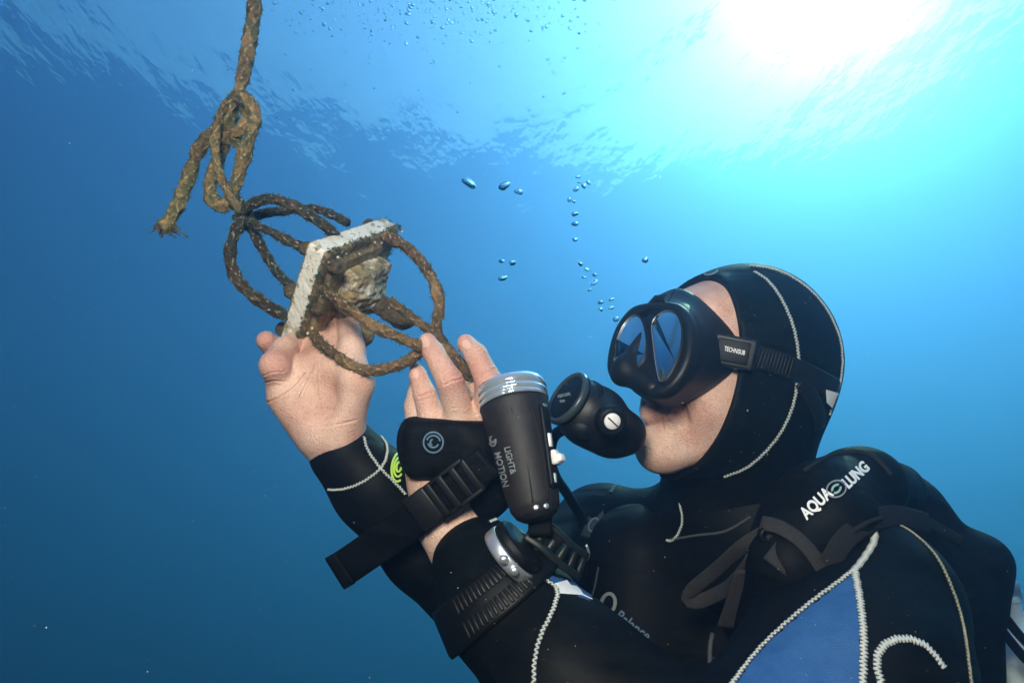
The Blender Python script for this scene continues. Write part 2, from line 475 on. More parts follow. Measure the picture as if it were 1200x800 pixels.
def head_shape(s, skull_only=False):
    s.ell(h(-.012, .012, 0), np.array((.104, .094, .080))*HK, HM, k=.01)
    s.ell(h(.035, -.015, 0), np.array((.068, .080, .068))*HK, HM, k=.03)
    s.ell(h(.035, -.070, 0), np.array((.060, .062, .060))*HK, HM, k=.03)
    for q in (-1, 1):
        s.cone(h(.005, -.085, .052*q), h(.080, -.134, .016*q), .017*HK, .019*HK, k=.03)
        s.cone(h(.070, -.045, .040*q), h(.060, -.075, .044*q), .020*HK, .020*HK, k=.03)    # cheek
    s.ball(h(.086, -.135, 0), .0215*HK, k=.02)                                              # chin
    s.cone(h(.078, .025, -.03), h(.078, .025, .03), .022*HK, .022*HK, k=.03)                # brow
    if skull_only: return s
    s.ell(h(.084, -.088, 0), np.array((.020, .030, .030))*HK, HM, k=.015)                   # muzzle
    s.cone(h(.091, -.018, 0), h(.118, -.056, 0), .009, .0125, k=.014)                       # nose
    for q in (-1, 1): s.ball(h(.106, -.060, .011*q), .0085, k=.008)
    for q in (-1, 1):
        s.ell(h(.088, -.014, .031*q), np.array((.012, .013, .016)), HM, k=.010, op='s')      # eye sockets
        s.ball(h(.078, -.014, .031*q), .0125, k=.003)
        # lips closed round the mouthpiece
        s.cone(h(.112, -.076, .0), h(.101, -.083, .024*q), .0075, .0060, k=.006)
        s.cone(h(.109, -.099, .0), h(.100, -.094, .024*q), .0080, .0060, k=.006)
        s.cone(h(.094, -.052, .022*q), h(.086, -.098, .036*q), .0020, .0030, k=.008, op='s') # nasolabial fold
        s.cone(h(.106, -.0885, .016*q), h(.092, -.092, .034*q), .0016, .0016, k=.004, op='s') # mouth corner
    return s

# joints in the photographer's frame
SH_L = c(1012, 715, .64); EL_L = c(850, 930, .475); WR_L = c(535, 628, .640)
SH_R = c(700, 622, .90); EL_R = c(592, 735, .72); WR_R = c(398, 527, .685)
NECK0 = c(880, 480, .765); NECK1 = c(868, 610, .79)
CHEST = c(880, 760, .84); WAIST = c(960, 1050, .86)

def right_hand(s):
    q = lambda x, y, d: c(x, y, d)
    s.cone(q(402, 535, .69), q(390, 505, .682), .027, .030, k=.012)
    mcp = [((394, 436), .676), ((372, 426), .682), ((352, 434), .684), ((331, 452), .682)]
    for (p, d), r in zip(mcp, (.0150, .0150, .0145, .0135)):
        s.cone(q(388, 508, .684), q(*p, d), .020, r, k=.012)
    s.ell(q(371, 470, .686), (.038, .042, .014), k=.014)
    s.cone(q(398, 507, .672), q(416, 450, .664), .020, .0185, k=.016)         # thenar
    s.cone(q(372, 508, .676), q(335, 466, .670), .019, .0165, k=.016)         # heel
    s.ell(q(374, 462, .652), (.016, .022, .010), k=.016, op='s')              # hollow of the palm
    s.chain([q(416, 448, .666), q(412, 408, .690), q(407, 368, .728)], [.0165, .0124, .0112], k=.008)   # thumb
    s.chain([q(331, 452, .680), q(322, 428, .660), q(333, 409, .682), q(346, 400, .700)], [.0140, .0140, .0118, .0100], k=.004)  # little finger, curled
    s.chain([q(352, 434, .688), q(336, 420, .722), q(322, 408, .722), q(312, 399, .712)], [.0140, .0118, .0112, .0102], k=.004)
    s.chain([q(372, 426, .684), q(366, 390, .725), q(360, 350, .757), q(364, 328, .757)], [.0145, .0120, .0108, .0096], k=.004)
    s.chain([q(394, 436, .68), q(394, 398, .720), q(390, 352, .752), q(392, 330, .748)], [.0145, .0118, .0106, .0094], k=.004)
    return s

def left_hand(s):
    q = lambda x, y, d: c(x, y, d)
    s.cone(q(540, 640, .640), q(522, 565, .652), .030, .031, k=.012)
    s.cone(q(496, 545, .655), q(516, 610, .648), .018, .024, k=.012)
    mc = [((508, 497), .650), ((538, 492), .642), ((568, 487), .650), ((492, 508), .665)]
    for (p, d), r in zip(mc, (.0145, .0155, .0155, .0125)):
        s.cone(q(525, 562, .654), q(*p, d), .020, r, k=.012)
    s.chain([q(508, 494, .650), q(498, 462, .652), q(490, 440, .660), q(488, 433, .664)], [.0140, .0108, .0084, .0068], k=.003)      # ring finger
    s.chain([q(541, 492, .642), q(527, 447, .628), q(508, 413, .640), q(501, 400, .648)], [.0142, .0124, .0100, .0084], k=.003)      # middle finger
    s.chain([q(570, 487, .650), q(573, 448, .632), q(558, 416, .640), q(546, 402, .650)], [.0145, .0128, .0106, .0088], k=.003)      # index finger
    s.chain([q(490, 506, .672), q(486, 476, .684), q(488, 452, .694)], [.0125, .0100, .0080], k=.004)                                # little finger
    s.chain([q(572, 530, .662), q(574, 480, .676), q(560, 452, .680), q(545, 432, .676)], [.018, .0140, .0118, .0100], k=.006)       # thumb
    return s

body = Sdf(); head_shape(body)
body.cone(NECK0, NECK1, .056, .060, k=.03)
body.ell(c(890, 730, .86), (.135, .095, .085), k=.04)
body.cone(SH_L, SH_R, .036, .036, k=.03)
body.cone(c(890, 760, .87), c(940, 960, .88), .095, .09, k=.04)
body.cone(SH_L, EL_L, .046, .038, k=.01); body.cone(EL_L, WR_L, .036, .026, k=.01)
body.cone(SH_R, EL_R, .042, .036, k=.01); body.cone(EL_R, WR_R, .036, .026, k=.01)
right_hand(body); left_hand(body)

person = thing('person', 'diver in a black hooded wetsuit with blue arm panels looking up at a crusted plate', 'person', c(940, 960, .86))
V, F = body.mesh(.0021)
def creases(V, F, lines):
    """skin folds: refine the faces beside each line (picture points) and press the fold in"""
    bm = bmesh.new(); vs_ = [bm.verts.new(v) for v in V]
    for f in F: bm.faces.new([vs_[i] for i in f])
    bm.normal_update()
    def field():
        P = np.array([v.co[:] for v in bm.verts]); X = P[:, 0]/P[:, 2]*800+600; Y = 400-P[:, 1]/P[:, 2]*800
        best = np.full(len(P), 99.); amp = np.zeros(len(P)); wid = np.ones(len(P))
        for pts, z, a, w_ in lines:
            for p, q in zip(pts[:-1], pts[1:]):
                dx, dy = q[0]-p[0], q[1]-p[1]; t = np.clip(((X-p[0])*dx+(Y-p[1])*dy)/(dx*dx+dy*dy), 0, 1)
                d = np.hypot(X-p[0]-t*dx, Y-p[1]-t*dy); d = np.where(P[:, 2] < z, d, 99.)
                m = d < best; best = np.where(m, d, best); amp = np.where(m, a, amp); wid = np.where(m, w_, wid)
        return P, best, amp, wid
    for _ in range(2):
        P, b_, a_, w_ = field(); bm.verts.index_update()
        ed = [e for e in bm.edges if min(b_[e.verts[0].index], b_[e.verts[1].index]) < 3.2 and e.calc_length() > .0007]
        bmesh.ops.subdivide_edges(bm, edges=ed, cuts=1, use_grid_fill=True)
    P, b_, a_, w_ = field(); bm.normal_update(); bm.verts.index_update()
    for v in bm.verts:
        i = v.index
        if b_[i] < 5:
            n = np.array(v.normal[:]); d = P[i]/np.linalg.norm(P[i]); n = n if n@d < 0 else -n
            k = math.exp(-(b_[i]/w_[i])**2)-.35*math.exp(-((b_[i]-2.4*w_[i])/(1.1*w_[i]))**2)
            v.co -= Vector(n*a_[i]*k)
    V2 = np.array([v.co[:] for v in bm.verts]); F2 = [[v.index for v in f.verts] for f in bm.faces]; bm.free()
    return V2, F2
FOLDS = [([(311, 472), (324, 467), (338, 459), (349, 449), (358, 438)], .70, .0014, 1.0),
         ([(352, 464), (359, 450), (366, 436), (371, 424)], .70, .0013, .9), ([(374, 470), (372, 455), (371, 440), (371, 424)], .70, .0011, .9),
         ([(356, 486), (372, 478), (392, 480)], .70, .0005, 1.4), ([(376, 500), (396, 497), (418, 492)], .70, .0006, 1.2),
         ([(308, 449), (320, 446), (334, 447)], .70, .0009, .9), ([(309, 440), (320, 436), (332, 436)], .70, .0006, .9),
         ([(519, 446), (527, 440), (538, 437)], .66, .0010, 1.0), ([(521, 451), (530, 446), (541, 444)], .66, .0009, 1.0), ([(517, 441), (526, 435), (534, 433)], .66, .0006, .9),
         ([(498, 413), (504, 409), (511, 408)], .66, .0005, .8), ([(491, 465), (499, 461), (507, 460)], .67, .0008, .9), ([(492, 470), (500, 467), (509, 466)], .67, .0006, .9),
         ([(548, 420), (556, 414), (565, 410)], .67, .0006, .9), ([(562, 441), (570, 434), (580, 432)], .67, .0008, 1.0),
         ([(762, 462), (769, 474), (775, 488), (777, 503)], .80, .0018, 1.3), ([(780, 486), (788, 500), (792, 516)], .80, .0005, 1.4),
         ([(742, 525), (752, 523), (762, 527)], .80, .0007, 1.3)]
V, F = creases(V, F, FOLDS)
body_o = part('body', V, F, M_skin, person)
VA = np.asarray(V)
def near(pts, r): return np.clip(np.max([np.exp(-((VA-np.asarray(p))**2).sum(1)/(r*r)) for p in pts], 0), 0, 1)
lips = [h(.112, -.076, 0), h(.106, -.080, .012), h(.100, -.084, .024), h(.109, -.099, 0), h(.100, -.094, .024), h(.105, -.097, .012)]
tips = [c(311, 399, .705), c(322, 427, .65), c(500, 402, .64), c(530, 442, .62), c(547, 404, .64), c(572, 440, .625), c(489, 438, .655), c(500, 465, .645)]
for nm, val in (('blush', np.maximum(near(lips, .0075)*.75, near(tips, .013)*.38)),
                ('stubble', near([h(.09, -.12, .0), h(.08, -.115, .03), h(.05, -.10, .055), h(.10, -.075, .02), h(.02, -.075, .065), h(.07, -.085, .045)], .030)*.42)):
    a = body_o.data.attributes.new(nm, 'FLOAT', 'POINT'); a.data.foreach_set('value', val.astype(np.float32))
body_bvh = tri_bvh(V, F)

# ---- hood: 7 mm neoprene, open at the face
hood = Sdf(); head_shape(hood, True)
hood.p = [p for p in hood.p]
hood.off = 0.0
NK = .0075
hd = Sdf()
hd.p = hood.p
hd.ell(h(-.045, -.01, 0), np.array((.075, .085, .072))*HK, HM, k=.02)
hd.cone(c(872, 478, .765), c(858, 600, .80), .066, .080, k=.035)
hd.off = NK
hd.ell(h(.115, -.050, 0), np.array((.090, .147, .105))*HK, HM, k=.006, op='s')
V, F = hd.mesh(.003)
hood_o = part('hood', V, F, M_neo, person)
hood_bvh = tri_bvh(V, F)

# ---- wetsuit: torso and sleeves
suit = Sdf()
suit.cone(c(866, 585, .79), c(872, 660, .82), .082, .10, k=.04)
suit.ell(c(895, 730, .84), (.170, .130, .120), k=.05)
suit.cone(c(900, 760, .85), c(950, 1000, .87), .130, .12, k=.05)
suit.cone(c(985, 668, .70), c(720, 625, .88), .060, .060, k=.05)
suit.chain([c(1012, 714, .605), c(996, 800, .55), EL_L], [.081, .082, .062], k=.03)
suit.chain([EL_L, c(665, 795, .54), c(592, 705, .595), c(562, 662, .618)], [.062, .058, .052, .043], k=.02)
suit.chain([SH_R, c(640, 690, .80), EL_R], [.060, .053, .048], k=.02)
suit.chain([EL_R, c(500, 640, .70), c(440, 572, .69), c(404, 530, .685)], [.047, .044, .040, .035], k=.015)
dl = unit(WR_L-c(600, 690, .60)); suit.plane(c(540, 615, .633), dl*1.0, k=.003) if False else None
V, F = suit.mesh(.0032)
suitV, suitF = V, F
suit_o = part('wetsuit', V, F, [M_neo, M_blue], person)
suit_bvh = tri_bvh(V, F)

strobe = bpy.data.lights.new('camera_strobe', 'SPOT'); strobe.energy = 33; strobe.spot_size = R(110); strobe.spot_blend = .8
strobe.shadow_soft_size = .11; strobe.color = (1, .90, .78)
stro = bpy.data.objects.new('camera_strobe', strobe); col.objects.link(stro)
stro.location = Vector(W((-.10, .29, -.12)))
stro.rotation_euler = (Vector(W(c(640, 480, .7)))-stro.location).to_track_quat('-Z', 'Y').to_euler()
# ------------------------------------------------------------------ seams, print and hems laid on the suit
def on(bvh, pts, off=.0006, step=None):
    """points of the photograph set on a surface: positions and normals"""
    P = spline(np.array(pts, float), step or 2.0); A = []; B = []
    for x, y in P:
        p, n = hit(bvh, x, y)
        if p is not None:
            if A and abs(p[2]-A[-1][2]) > .035: continue
            A.append(p); B.append(n)
    A = np.array(A); B = np.array(B)
    if len(A) < 3: return A, B
    for _ in range(3):                       # settle the facets
        B[1:-1] = (B[:-2]+B[1:-1]*2+B[2:])/4
        A[1:-1] = (A[:-2]+A[1:-1]*2+A[2:])/4
    B /= np.linalg.norm(B, axis=1)[:, None]
    return A+B*off, B
def stitched(C, Nn, name, mat, parent, width, pitch, tape=True, r=.00055, label=None):
    """flat-lock seam: a thin tape with a thread going to and fro across it"""
    if len(C) < 3: return None
    L_ = np.concatenate([[0], np.cumsum(np.linalg.norm(np.diff(C, axis=0), axis=1))])
    width *= .86; r *= .84
    m = int(L_[-1]/pitch*2)+2
    q = np.linspace(0, L_[-1], m)
    I = lambda X: np.stack([np.interp(q, L_, X[:, k]) for k in range(3)], 1)
    Cq = I(C); Nq = I(Nn); T = np.gradient(Cq, axis=0); T /= np.linalg.norm(T, axis=1)[:, None]+1e-12
    S = np.cross(Nq, T); S /= np.linalg.norm(S, axis=1)[:, None]+1e-12
    sg = np.where(np.arange(m) % 2 == 0, 1, -1)[:, None]
    Z = Cq + S*sg*width/2*(1+.12*np.sin(np.arange(m)*2.3))[:, None] + Nq*.0004
    bits = []
    # each stitch its own short thread
    for k in range(m-1):
        a, b = Z[k], Z[k+1]; mid = (a+b)/2+Nq[k]*r*.7
        bits.append(tube(np.array([a, mid, b]), [r*.8, r*1.15, r*.8], 5))
    V, F = join(bits)
    o = part(name, V, F, mat, parent, label=label)
    if tape:
        V, F = ribbon(C, Nn, width*.95, .0008)
        part('seam_tape', V, F, M_seam, parent=o)
    return o
def text_mesh(s, size, align='CENTER', bold=0.0):
    cu = bpy.data.curves.new('lettering', 'FONT'); cu.body = s; cu.size = size; cu.align_x = align; cu.align_y = 'CENTER'
    cu.offset = bold; cu.resolution_u = 3
    o = bpy.data.objects.new('lettering', cu); col.objects.link(o)
    me = bpy.data.meshes.new_from_object(o)
    bm = bmesh.new(); bm.from_mesh(me); bmesh.ops.triangulate(bm, faces=bm.faces[:])
    bmesh.ops.subdivide_edges(bm, edges=[e for e in bm.edges if e.calc_length() > size*.25], cuts=1)
    bmesh.ops.triangulate(bm, faces=bm.faces[:])
    V = np.array([v.co[:] for v in bm.verts]); bm.verts.index_update()
    F = [[v.index for v in f.verts] for f in bm.faces]; bm.free()
    bpy.data.objects.remove(o); bpy.data.curves.remove(cu); bpy.data.meshes.remove(me)
    return V, F
def slab_on(V2, F, bvh, name, mat, parent, off=.0008, label=None, thick=.0005):
    """flat outline (V2 in picture points) laid as a thin raised print on the surface below it"""
    P = []; N_ = []; ok = np.ones(len(V2), bool); last = None
    for i, (x, y) in enumerate(V2):
        p, n = hit(bvh, x, y)
        if p is None: ok[i] = False; p = np.zeros(3); n = np.array((0, 0, -1.))
        P.append(p); N_.append(n)
    P = np.array(P); N_ = np.array(N_)
    ok &= np.abs(P[:, 2]-np.median(P[ok, 2])) < .03 if ok.any() else ok
    nm = N_[ok].mean(0); nm /= np.linalg.norm(nm)
    N_ = N_*.4+nm*.6; N_ /= np.linalg.norm(N_, axis=1)[:, None]
    F = [f for f in F if all(ok[i] for i in f)]
    if not F: return None
    if name != 'lettering':            # a mark is one piece: drop scraps cut off where the surface ends
        lab = list(range(len(P)))
        def root(i):
            while lab[i] != i: lab[i] = lab[lab[i]]; i = lab[i]
            return i
        for f in F:
            for q in f[1:]: lab[root(q)] = root(f[0])
        rt = [root(f[0]) for f in F]; best = max(set(rt), key=rt.count); F = [f for f, r_ in zip(F, rt) if r_ == best]
    n = len(P); T = P+N_*off; Bt = P+N_*(off-thick)
    cnt = {}
    for f in F:
        for i in range(len(f)):
            e = (f[i], f[(i+1) % len(f)]); cnt[e] = 1
    side = [[a, b, b+n, a+n] for (a, b) in cnt if (b, a) not in cnt]
    return part(name, np.concatenate([T, Bt]), [list(f) for f in F]+side, mat, parent, smooth=False, label=label)
def lettering(s, at, ang, size, bvh, name, mat, parent, bold=0., sx=1., off=.0008, slant=0.):
    V, F = text_mesh(s, 1.0, bold=bold)
    a = R(ang); X = V[:, 0]*size*sx+V[:, 1]*size*slant; Y = V[:, 1]*size
    V2 = np.stack([at[0]+X*math.cos(a)+Y*math.sin(a), at[1]+X*math.sin(a)-Y*math.cos(a)], 1)
    return slab_on(V2, F, bvh, name, mat, parent, off)
def arc_band(cx, cy, rx, ry, a0, a1, w, ang=0., n=24):
    """annulus sector outline in picture points"""
    t = np.radians(np.linspace(a0, a1, n)); ca, sa = math.cos(R(ang)), math.sin(R(ang)); V = []
    for k in (1, -1):
        x = (rx+k*w/2)*np.cos(t); y = (ry+k*w/2)*np.sin(t)
        V.append(np.stack([cx+x*ca-y*sa, cy+x*sa+y*ca], 1))
    V = np.concatenate(V); F = [[i, i+1, n+i+1, n+i] for i in range(n-1)]
    return V, F
def poly_fill(pts, n=1):
    P = np.asarray(pts, float); m = P.mean(0); V = [P]; k = len(P); F = []
    V.append(m+(P-m)*.5); V.append(m[None])
    for i in range(k):
        j = (i+1) % k; F.append([i, j, k+j, k+i]); F.append([k+i, k+j, 2*k])
    return np.concatenate(V), F

# blue arm panels: faces of the sleeve inside the panel outlines
def inside(poly, X, Y):
    r = np.zeros(len(X), bool); n = len(poly); j = n-1
    for i in range(n):
        xi, yi = poly[i]; xj, yj = poly[j]
        m = ((yi > Y) != (yj > Y)) & (X < (xj-xi)*(Y-yi)/(yj-yi+1e-9)+xi)
        r ^= m; j = i
    return r
mid = suitV[suitF].mean(1)
PX = mid[:, 0]/mid[:, 2]*800+600; PY = 400-mid[:, 1]/mid[:, 2]*800
blue = (inside([(1002, 668), (985, 682), (945, 712), (905, 747), (880, 774), (850, 815), (800, 960), (1000, 960), (1011, 800), (1008, 700)], PX, PY) & (mid[:, 2] < .66))
blue |= (inside([(560, 600), (620, 596), (640, 606), (560, 622)], PX, PY) & (mid[:, 2] > .74))
blue |= (inside([(640, 672), (700, 690), (690, 702), (655, 690)], PX, PY) & (mid[:, 2] < .62))
for f, b in zip(suit_o.data.polygons, blue):
    if b: f.material_index = 1

def seam(pts, bvh, parent, width=.0042, pitch=.0036, mat=None, r=.00075, tape=True, label=None):
    C, Nn = on(bvh, pts)
    return stitched(C, Nn, 'seam', mat or M_thread, parent, width, pitch, tape, r, label)
lint = []                                  # lint and pinhead bubbles caught on the neoprene
for bvh_, box_, n_ in ((hood_bvh, (770, 985, 320, 560), 130), (suit_bvh, (620, 1130, 560, 800), 90)):
    for _ in range(n_):
        p, n = hit(bvh_, random.uniform(box_[0], box_[1]), random.uniform(box_[2], box_[3]))
        if p is None: continue
        r_ = random.choice([.0002, .00025, .0003, .0005]); q = np.array([(1, 0, 0), (-1, 0, 0), (0, 1, 0), (0, -1, 0), (0, 0, 1), (0, 0, -1)])*r_
        lint.append((p+n*r_*.5+q, [[0, 2, 4], [2, 1, 4], [1, 3, 4], [3, 0, 4], [2, 0, 5], [1, 2, 5], [3, 1, 5], [0, 3, 5]]))
V, F = join(lint); o = part('lint', V, F, surf('pale_lint', (.35, .40, .40), .7), suit_o); o['kind'] = 'stuff'
for (x, y), a_, w_, l_ in (((498.5, 401), 68, 5.0, 6.5), ((547, 404), 52, 4.6, 6.0), ((487.5, 438), 80, 3.4, 5.5)):
    t = np.linspace(0, 2*math.pi, 18, endpoint=False); X = l_*np.sign(np.cos(t))*np.abs(np.cos(t))**.7; Y = w_*np.sin(t); ca, sa = math.cos(R(a_)), math.sin(R(a_))
    V2, F2 = poly_fill(np.stack([x+X*ca-Y*sa, y+X*sa+Y*ca], 1)); slab_on(V2, F2, body_bvh, 'fingernail', M_nail, body_o, off=.0006, thick=.0012)
seam([(1021, 612), (1025, 632), (1012, 655), (1000, 670)], suit_bvh, suit_o, .0062, .0028, r=.0009)
seam([(1000, 668), (985, 680), (945, 710), (905, 745), (880, 772), (850, 812)], suit_bvh, suit_o, .0042, .0036)
seam([(1002, 670), (1008, 705), (1012, 750), (1010, 815)], suit_bvh, suit_o, .0060, .0028, r=.0009)
seam([(1036, 609), (1065, 622), (1095, 650), (1115, 690), (1128, 735), (1137, 800)], suit_bvh, suit_o, .0040, .0034, M_thread_old, label='worn yellowish seam at the back of the sleeve')
seam([(1106, 782), (1085, 757), (1060, 748), (1037, 755), (1027, 775), (1035, 812)], suit_bvh, suit_o, .0062, .0028, r=.0009)
seam([(612, 664), (640, 680), (653, 692), (648, 715), (634, 745), (627, 775), (626, 815)], suit_bvh, suit_o, .0042, .0036)
seam([(426, 512), (431, 528), (446, 549), (460, 563), (475, 579)], suit_bvh, suit_o, .0034, .0032)
seam([(444, 509), (453, 522), (452, 538), (446, 549)], suit_bvh, suit_o, .0034, .0032)
seam([(385, 573), (400, 573), (418, 568), (434, 559), (446, 549)], suit_bvh, suit_o, .0030, .0032)
seam([(574, 612), (588, 606), (604, 600)], suit_bvh, suit_o, .0040, .0034)
seam([(770, 612), (776, 630), (790, 632), (800, 612), (797, 590), (792, 570)], suit_bvh, suit_o, .0036, .0032)
seam([(786, 632), (815, 627), (850, 622), (880, 605)], suit_bvh, suit_o, .0030, .0032, M_seam)
seam([(737, 553), (727, 560), (720, 570), (716, 577)], suit_bvh, suit_o, .0060, .0036)
# hood: side seam, and the seam over the crown
seam([(884, 319), (897, 327), (910, 342), (921, 362), (930, 386), (935, 415), (934, 440), (930, 470), (918, 500), (900, 525), (875, 547), (848, 558)], hood_bvh, hood_o, .0046, .0034)
crown = []                                 # the seam that runs over the crown and down the back of the hood
for a_ in np.linspace(84, -34, 40):
    ux, uy = math.cos(R(a_)), -math.sin(R(a_)); r_ = 60
    while r_ < 190 and hit(hood_bvh, 868+ux*r_, 416+uy*r_)[0] is not None: r_ += 1
    crown.append((868+ux*(r_-4.5), 416+uy*(r_-4.5)))
C, Nn = on(hood_bvh, crown, .0008)
stitched(C, Nn, 'seam', M_thread, hood_o, .0056, .0034, r=.0009)
# lime swirl on the cuff, pale patch on the forearm
for r_, a0, a1 in ((15, 60, 330), (10, 40, 320), (5, 0, 300)):
    V2, F2 = arc_band(467, 547, r_*.55, r_*1.15, a0, a1, 2.4, 8)
    slab_on(V2, F2, suit_bvh, 'swirl_logo', M_green_print, suit_o)
V2, F2 = poly_fill([(650, 684), (664, 680), (678, 683), (688, 692), (694, 702), (682, 697), (668, 696), (655, 695)])
slab_on(V2, F2, suit_bvh, 'pale_patch', M_white, suit_o)
# ring emblem at the front of the hood
V2, F2 = arc_band(833, 319, 8, 2.6, 0, 360, 1.6, -14)
slab_on(V2, F2, hood_bvh, 'ring_emblem', M_grey_print, hood_o)
# ------------------------------------------------------------------ diving mask
def loop_spline(pts, n):
    P = np.asarray(pts, float); P = np.vstack([P[-2:], P, P[:3]])
    out = []
    for i in range(2, len(P)-3+1-0):
        if i > len(P)-3: break
        a, b, cc, d = P[i-1], P[i], P[i+1], P[min(i+2, len(P)-1)]
        t = np.linspace(0, 1, 16, endpoint=False)[:, None]
        out.append(.5*((2*b)+(-a+cc)*t+(2*a-5*b+4*cc-d)*t*t+(-a+3*b-3*cc+d)*t**3))
    C = np.concatenate(out); return C
def even(C, n):
    """closed polyline resampled to n points"""
    D = np.vstack([C, C[:1]]); s = np.concatenate([[0], np.cumsum(np.linalg.norm(np.diff(D, axis=0), axis=1))])
    q = np.linspace(0, s[-1], n, endpoint=False)
    return np.stack([np.interp(q, s, D[:, k]) for k in range(D.shape[1])], 1)
def on_plane(pts, o, n):
    P = []
    for x, y in pts:
        d = c(x, y, 1.0); P.append(d*(np.dot(o, n)/np.dot(d, n)))
    return np.array(P)
LN = c(783, 408, .655); LF = c(740, 400, .700)      # middles of the near and far lens
MS = unit(LN-LF); MN = unit(np.cross(MS, unit((.10, .80, .60)))); MN = MN if MN[2] < 0 else -MN
MO = (LN+LF)/2
mask = thing('diving_mask', 'black two lens diving mask strapped over the hood of the diver', 'diving mask', MO)
fp = [(765, 357), (785, 356), (802, 361), (812, 376), (815, 398), (811, 424), (799, 447), (783, 462), (768, 466), (752, 459), (737, 453), (722, 447), (715, 434), (718, 408), (727, 383), (744, 363)]
sp = [(776, 344, .735), (797, 338, .715), (824, 352, .690), (848, 375, .672), (867, 402, .665), (863, 432, .664), (841, 451, .668), (813, 468, .675), (786, 477, .685), (762, 470, .70), (744, 458, .72), (738, 446, .735), (735, 430, .75), (735, 405, .76), (746, 380, .76), (760, 358, .755)]
fr0 = on_plane(fp, MO, MN)
sk = []
for x, y, d in sp:
    p, n = hit(body_bvh, x, y)
    sk.append(c(x, y, p[2]+.003) if p is not None and abs(p[2]-d) < .06 else c(x, y, d))
sk = np.array(sk)
for _ in range(1): sk[:, 2:] = sk[:, 2:]
ctr = fr0.mean(0)
NL = 96
both = loop_spline(np.hstack([fr0, sk]), NL); idx = np.linspace(0, len(both), NL, endpoint=False).astype(int)
Fr = both[idx][:, :3]; Sk = both[idx][:, 3:]
rings = []
for t, sc_, bl in ((0, .97, 0), (.12, 1.0, .0), (.28, .985, .1), (.5, .97, .25), (.72, 1.0, .25), (.88, 1.02, .1), (1.0, 1.0, 0)):
    g = Fr*(1-t)+Sk*t; m = g.mean(0); rings.append(m+(g-m)*sc_)
V = np.concatenate(rings); k = len(rings)
i = np.arange(k-1)[:, None]*NL; j = np.arange(NL)[None]; j2 = (j+1) % NL
F = np.stack([i+j, i+NL+j, i+NL+j2, i+j2], -1).reshape(-1, 4).tolist()
part('skirt', V, F, M_silicone, mask)
# front frame: a plate with rounded rim, holes for the lenses are closed by the lenses themselves
ln_px = [(765, 381), (772, 370), (783, 365), (794, 370), (800, 388), (797, 413), (787, 437), (776, 449), (771, 436), (767, 408)]
lf_px = [(721, 420), (725, 396), (734, 378), (745, 370), (753, 376), (758, 396), (757, 418), (747, 432), (733, 438), (723, 433)]
fo = even(loop_spline(fr0, 0), NL)
def plate_ring(C, prof):
    """C closed outline on the mask plane; prof (inset, height) rings, last one capped"""
    m = C.mean(0); T = np.roll(C, -1, 0)-np.roll(C, 1, 0); T /= np.linalg.norm(T, axis=1)[:, None]
    O = np.cross(T, MN); O *= np.sign(((C-m)*O).sum(1).mean())
    V = []
    for ins, hh in prof: V.append(C-O*ins+MN*hh)
    n = len(C); k = len(prof)
    V = np.concatenate(V)
    i = np.arange(k-1)[:, None]*n; j = np.arange(n)[None]; j2 = (j+1) % n
    F = np.stack([i+j, i+j2, i+n+j2, i+n+j], -1).reshape(-1, 4).tolist()
    F.append(list(range((k-1)*n, k*n)))
    return V, F
V, F = plate_ring(fo, [(0, -.006), (-.001, -.002), (-.0006, .003), (.001, .0055), (.004, .0068), (.0065, .0064), (.008, .0055)])
frame = part('frame', V, F, M_plastic, mask)
M_lens = surf('mirror_dark_glass', (.86, .93, .96), .13, metal=1.0, vary=(.76, .86, .92), vscale=25)
for px in (ln_px, lf_px):
    C = even(loop_spline(on_plane(px, MO+MN*.0062, MN), 0), 64)
    V, F = plate_ring(C, [(-.0015, -.003), (-.0015, .0016), (.0002, .0022), (.0008, .0012)])
    rim = part('lens_rim', V[:192], [f for f in F if max(f) < 192], M_plastic, mask)
    V, F = plate_ring(C, [(0, -.002), (.0006, .0010), (.0012, .0012)])
    part('lens', V, F, M_lens, mask)
    # bright bevel where the glass meets the rim on its lower left side
    e = [q for q in range(64)]
    V, F = tube(np.vstack([C, C[:1]])+MN*.0016, .00045, 6)
    part('lens_bevel', V, F, M_chrome, mask)
# nose pocket between and below the lenses
nz = Sdf()
nz.cone(on_plane([(757, 392)], MO, MN)[0]+MN*.002, on_plane([(738, 434)], MO, MN)[0]+MN*.007, .005, .0098, k=.01)
nz.cone(on_plane([(738, 434)], MO, MN)[0]+MN*.006, on_plane([(730, 441)], MO, MN)[0]+MN*.004, .0098, .0095, k=.01)
nz.cone(on_plane([(738, 440)], MO, MN)[0]+MN*.004, on_plane([(765, 455)], MO, MN)[0]+MN*.000, .011, .009, k=.012)
V, F = nz.mesh(.0016); part('nose_pocket', V, F, M_silicone, mask)
mask_bvh = tri_bvh(*join([plate_ring(fo, [(0, -.006), (-.0006, .003), (.004, .0068), (.008, .0055)]), (np.concatenate(rings), np.stack([i+j for _ in range(1)], -1).reshape(-1, 1).tolist()[:0])]))
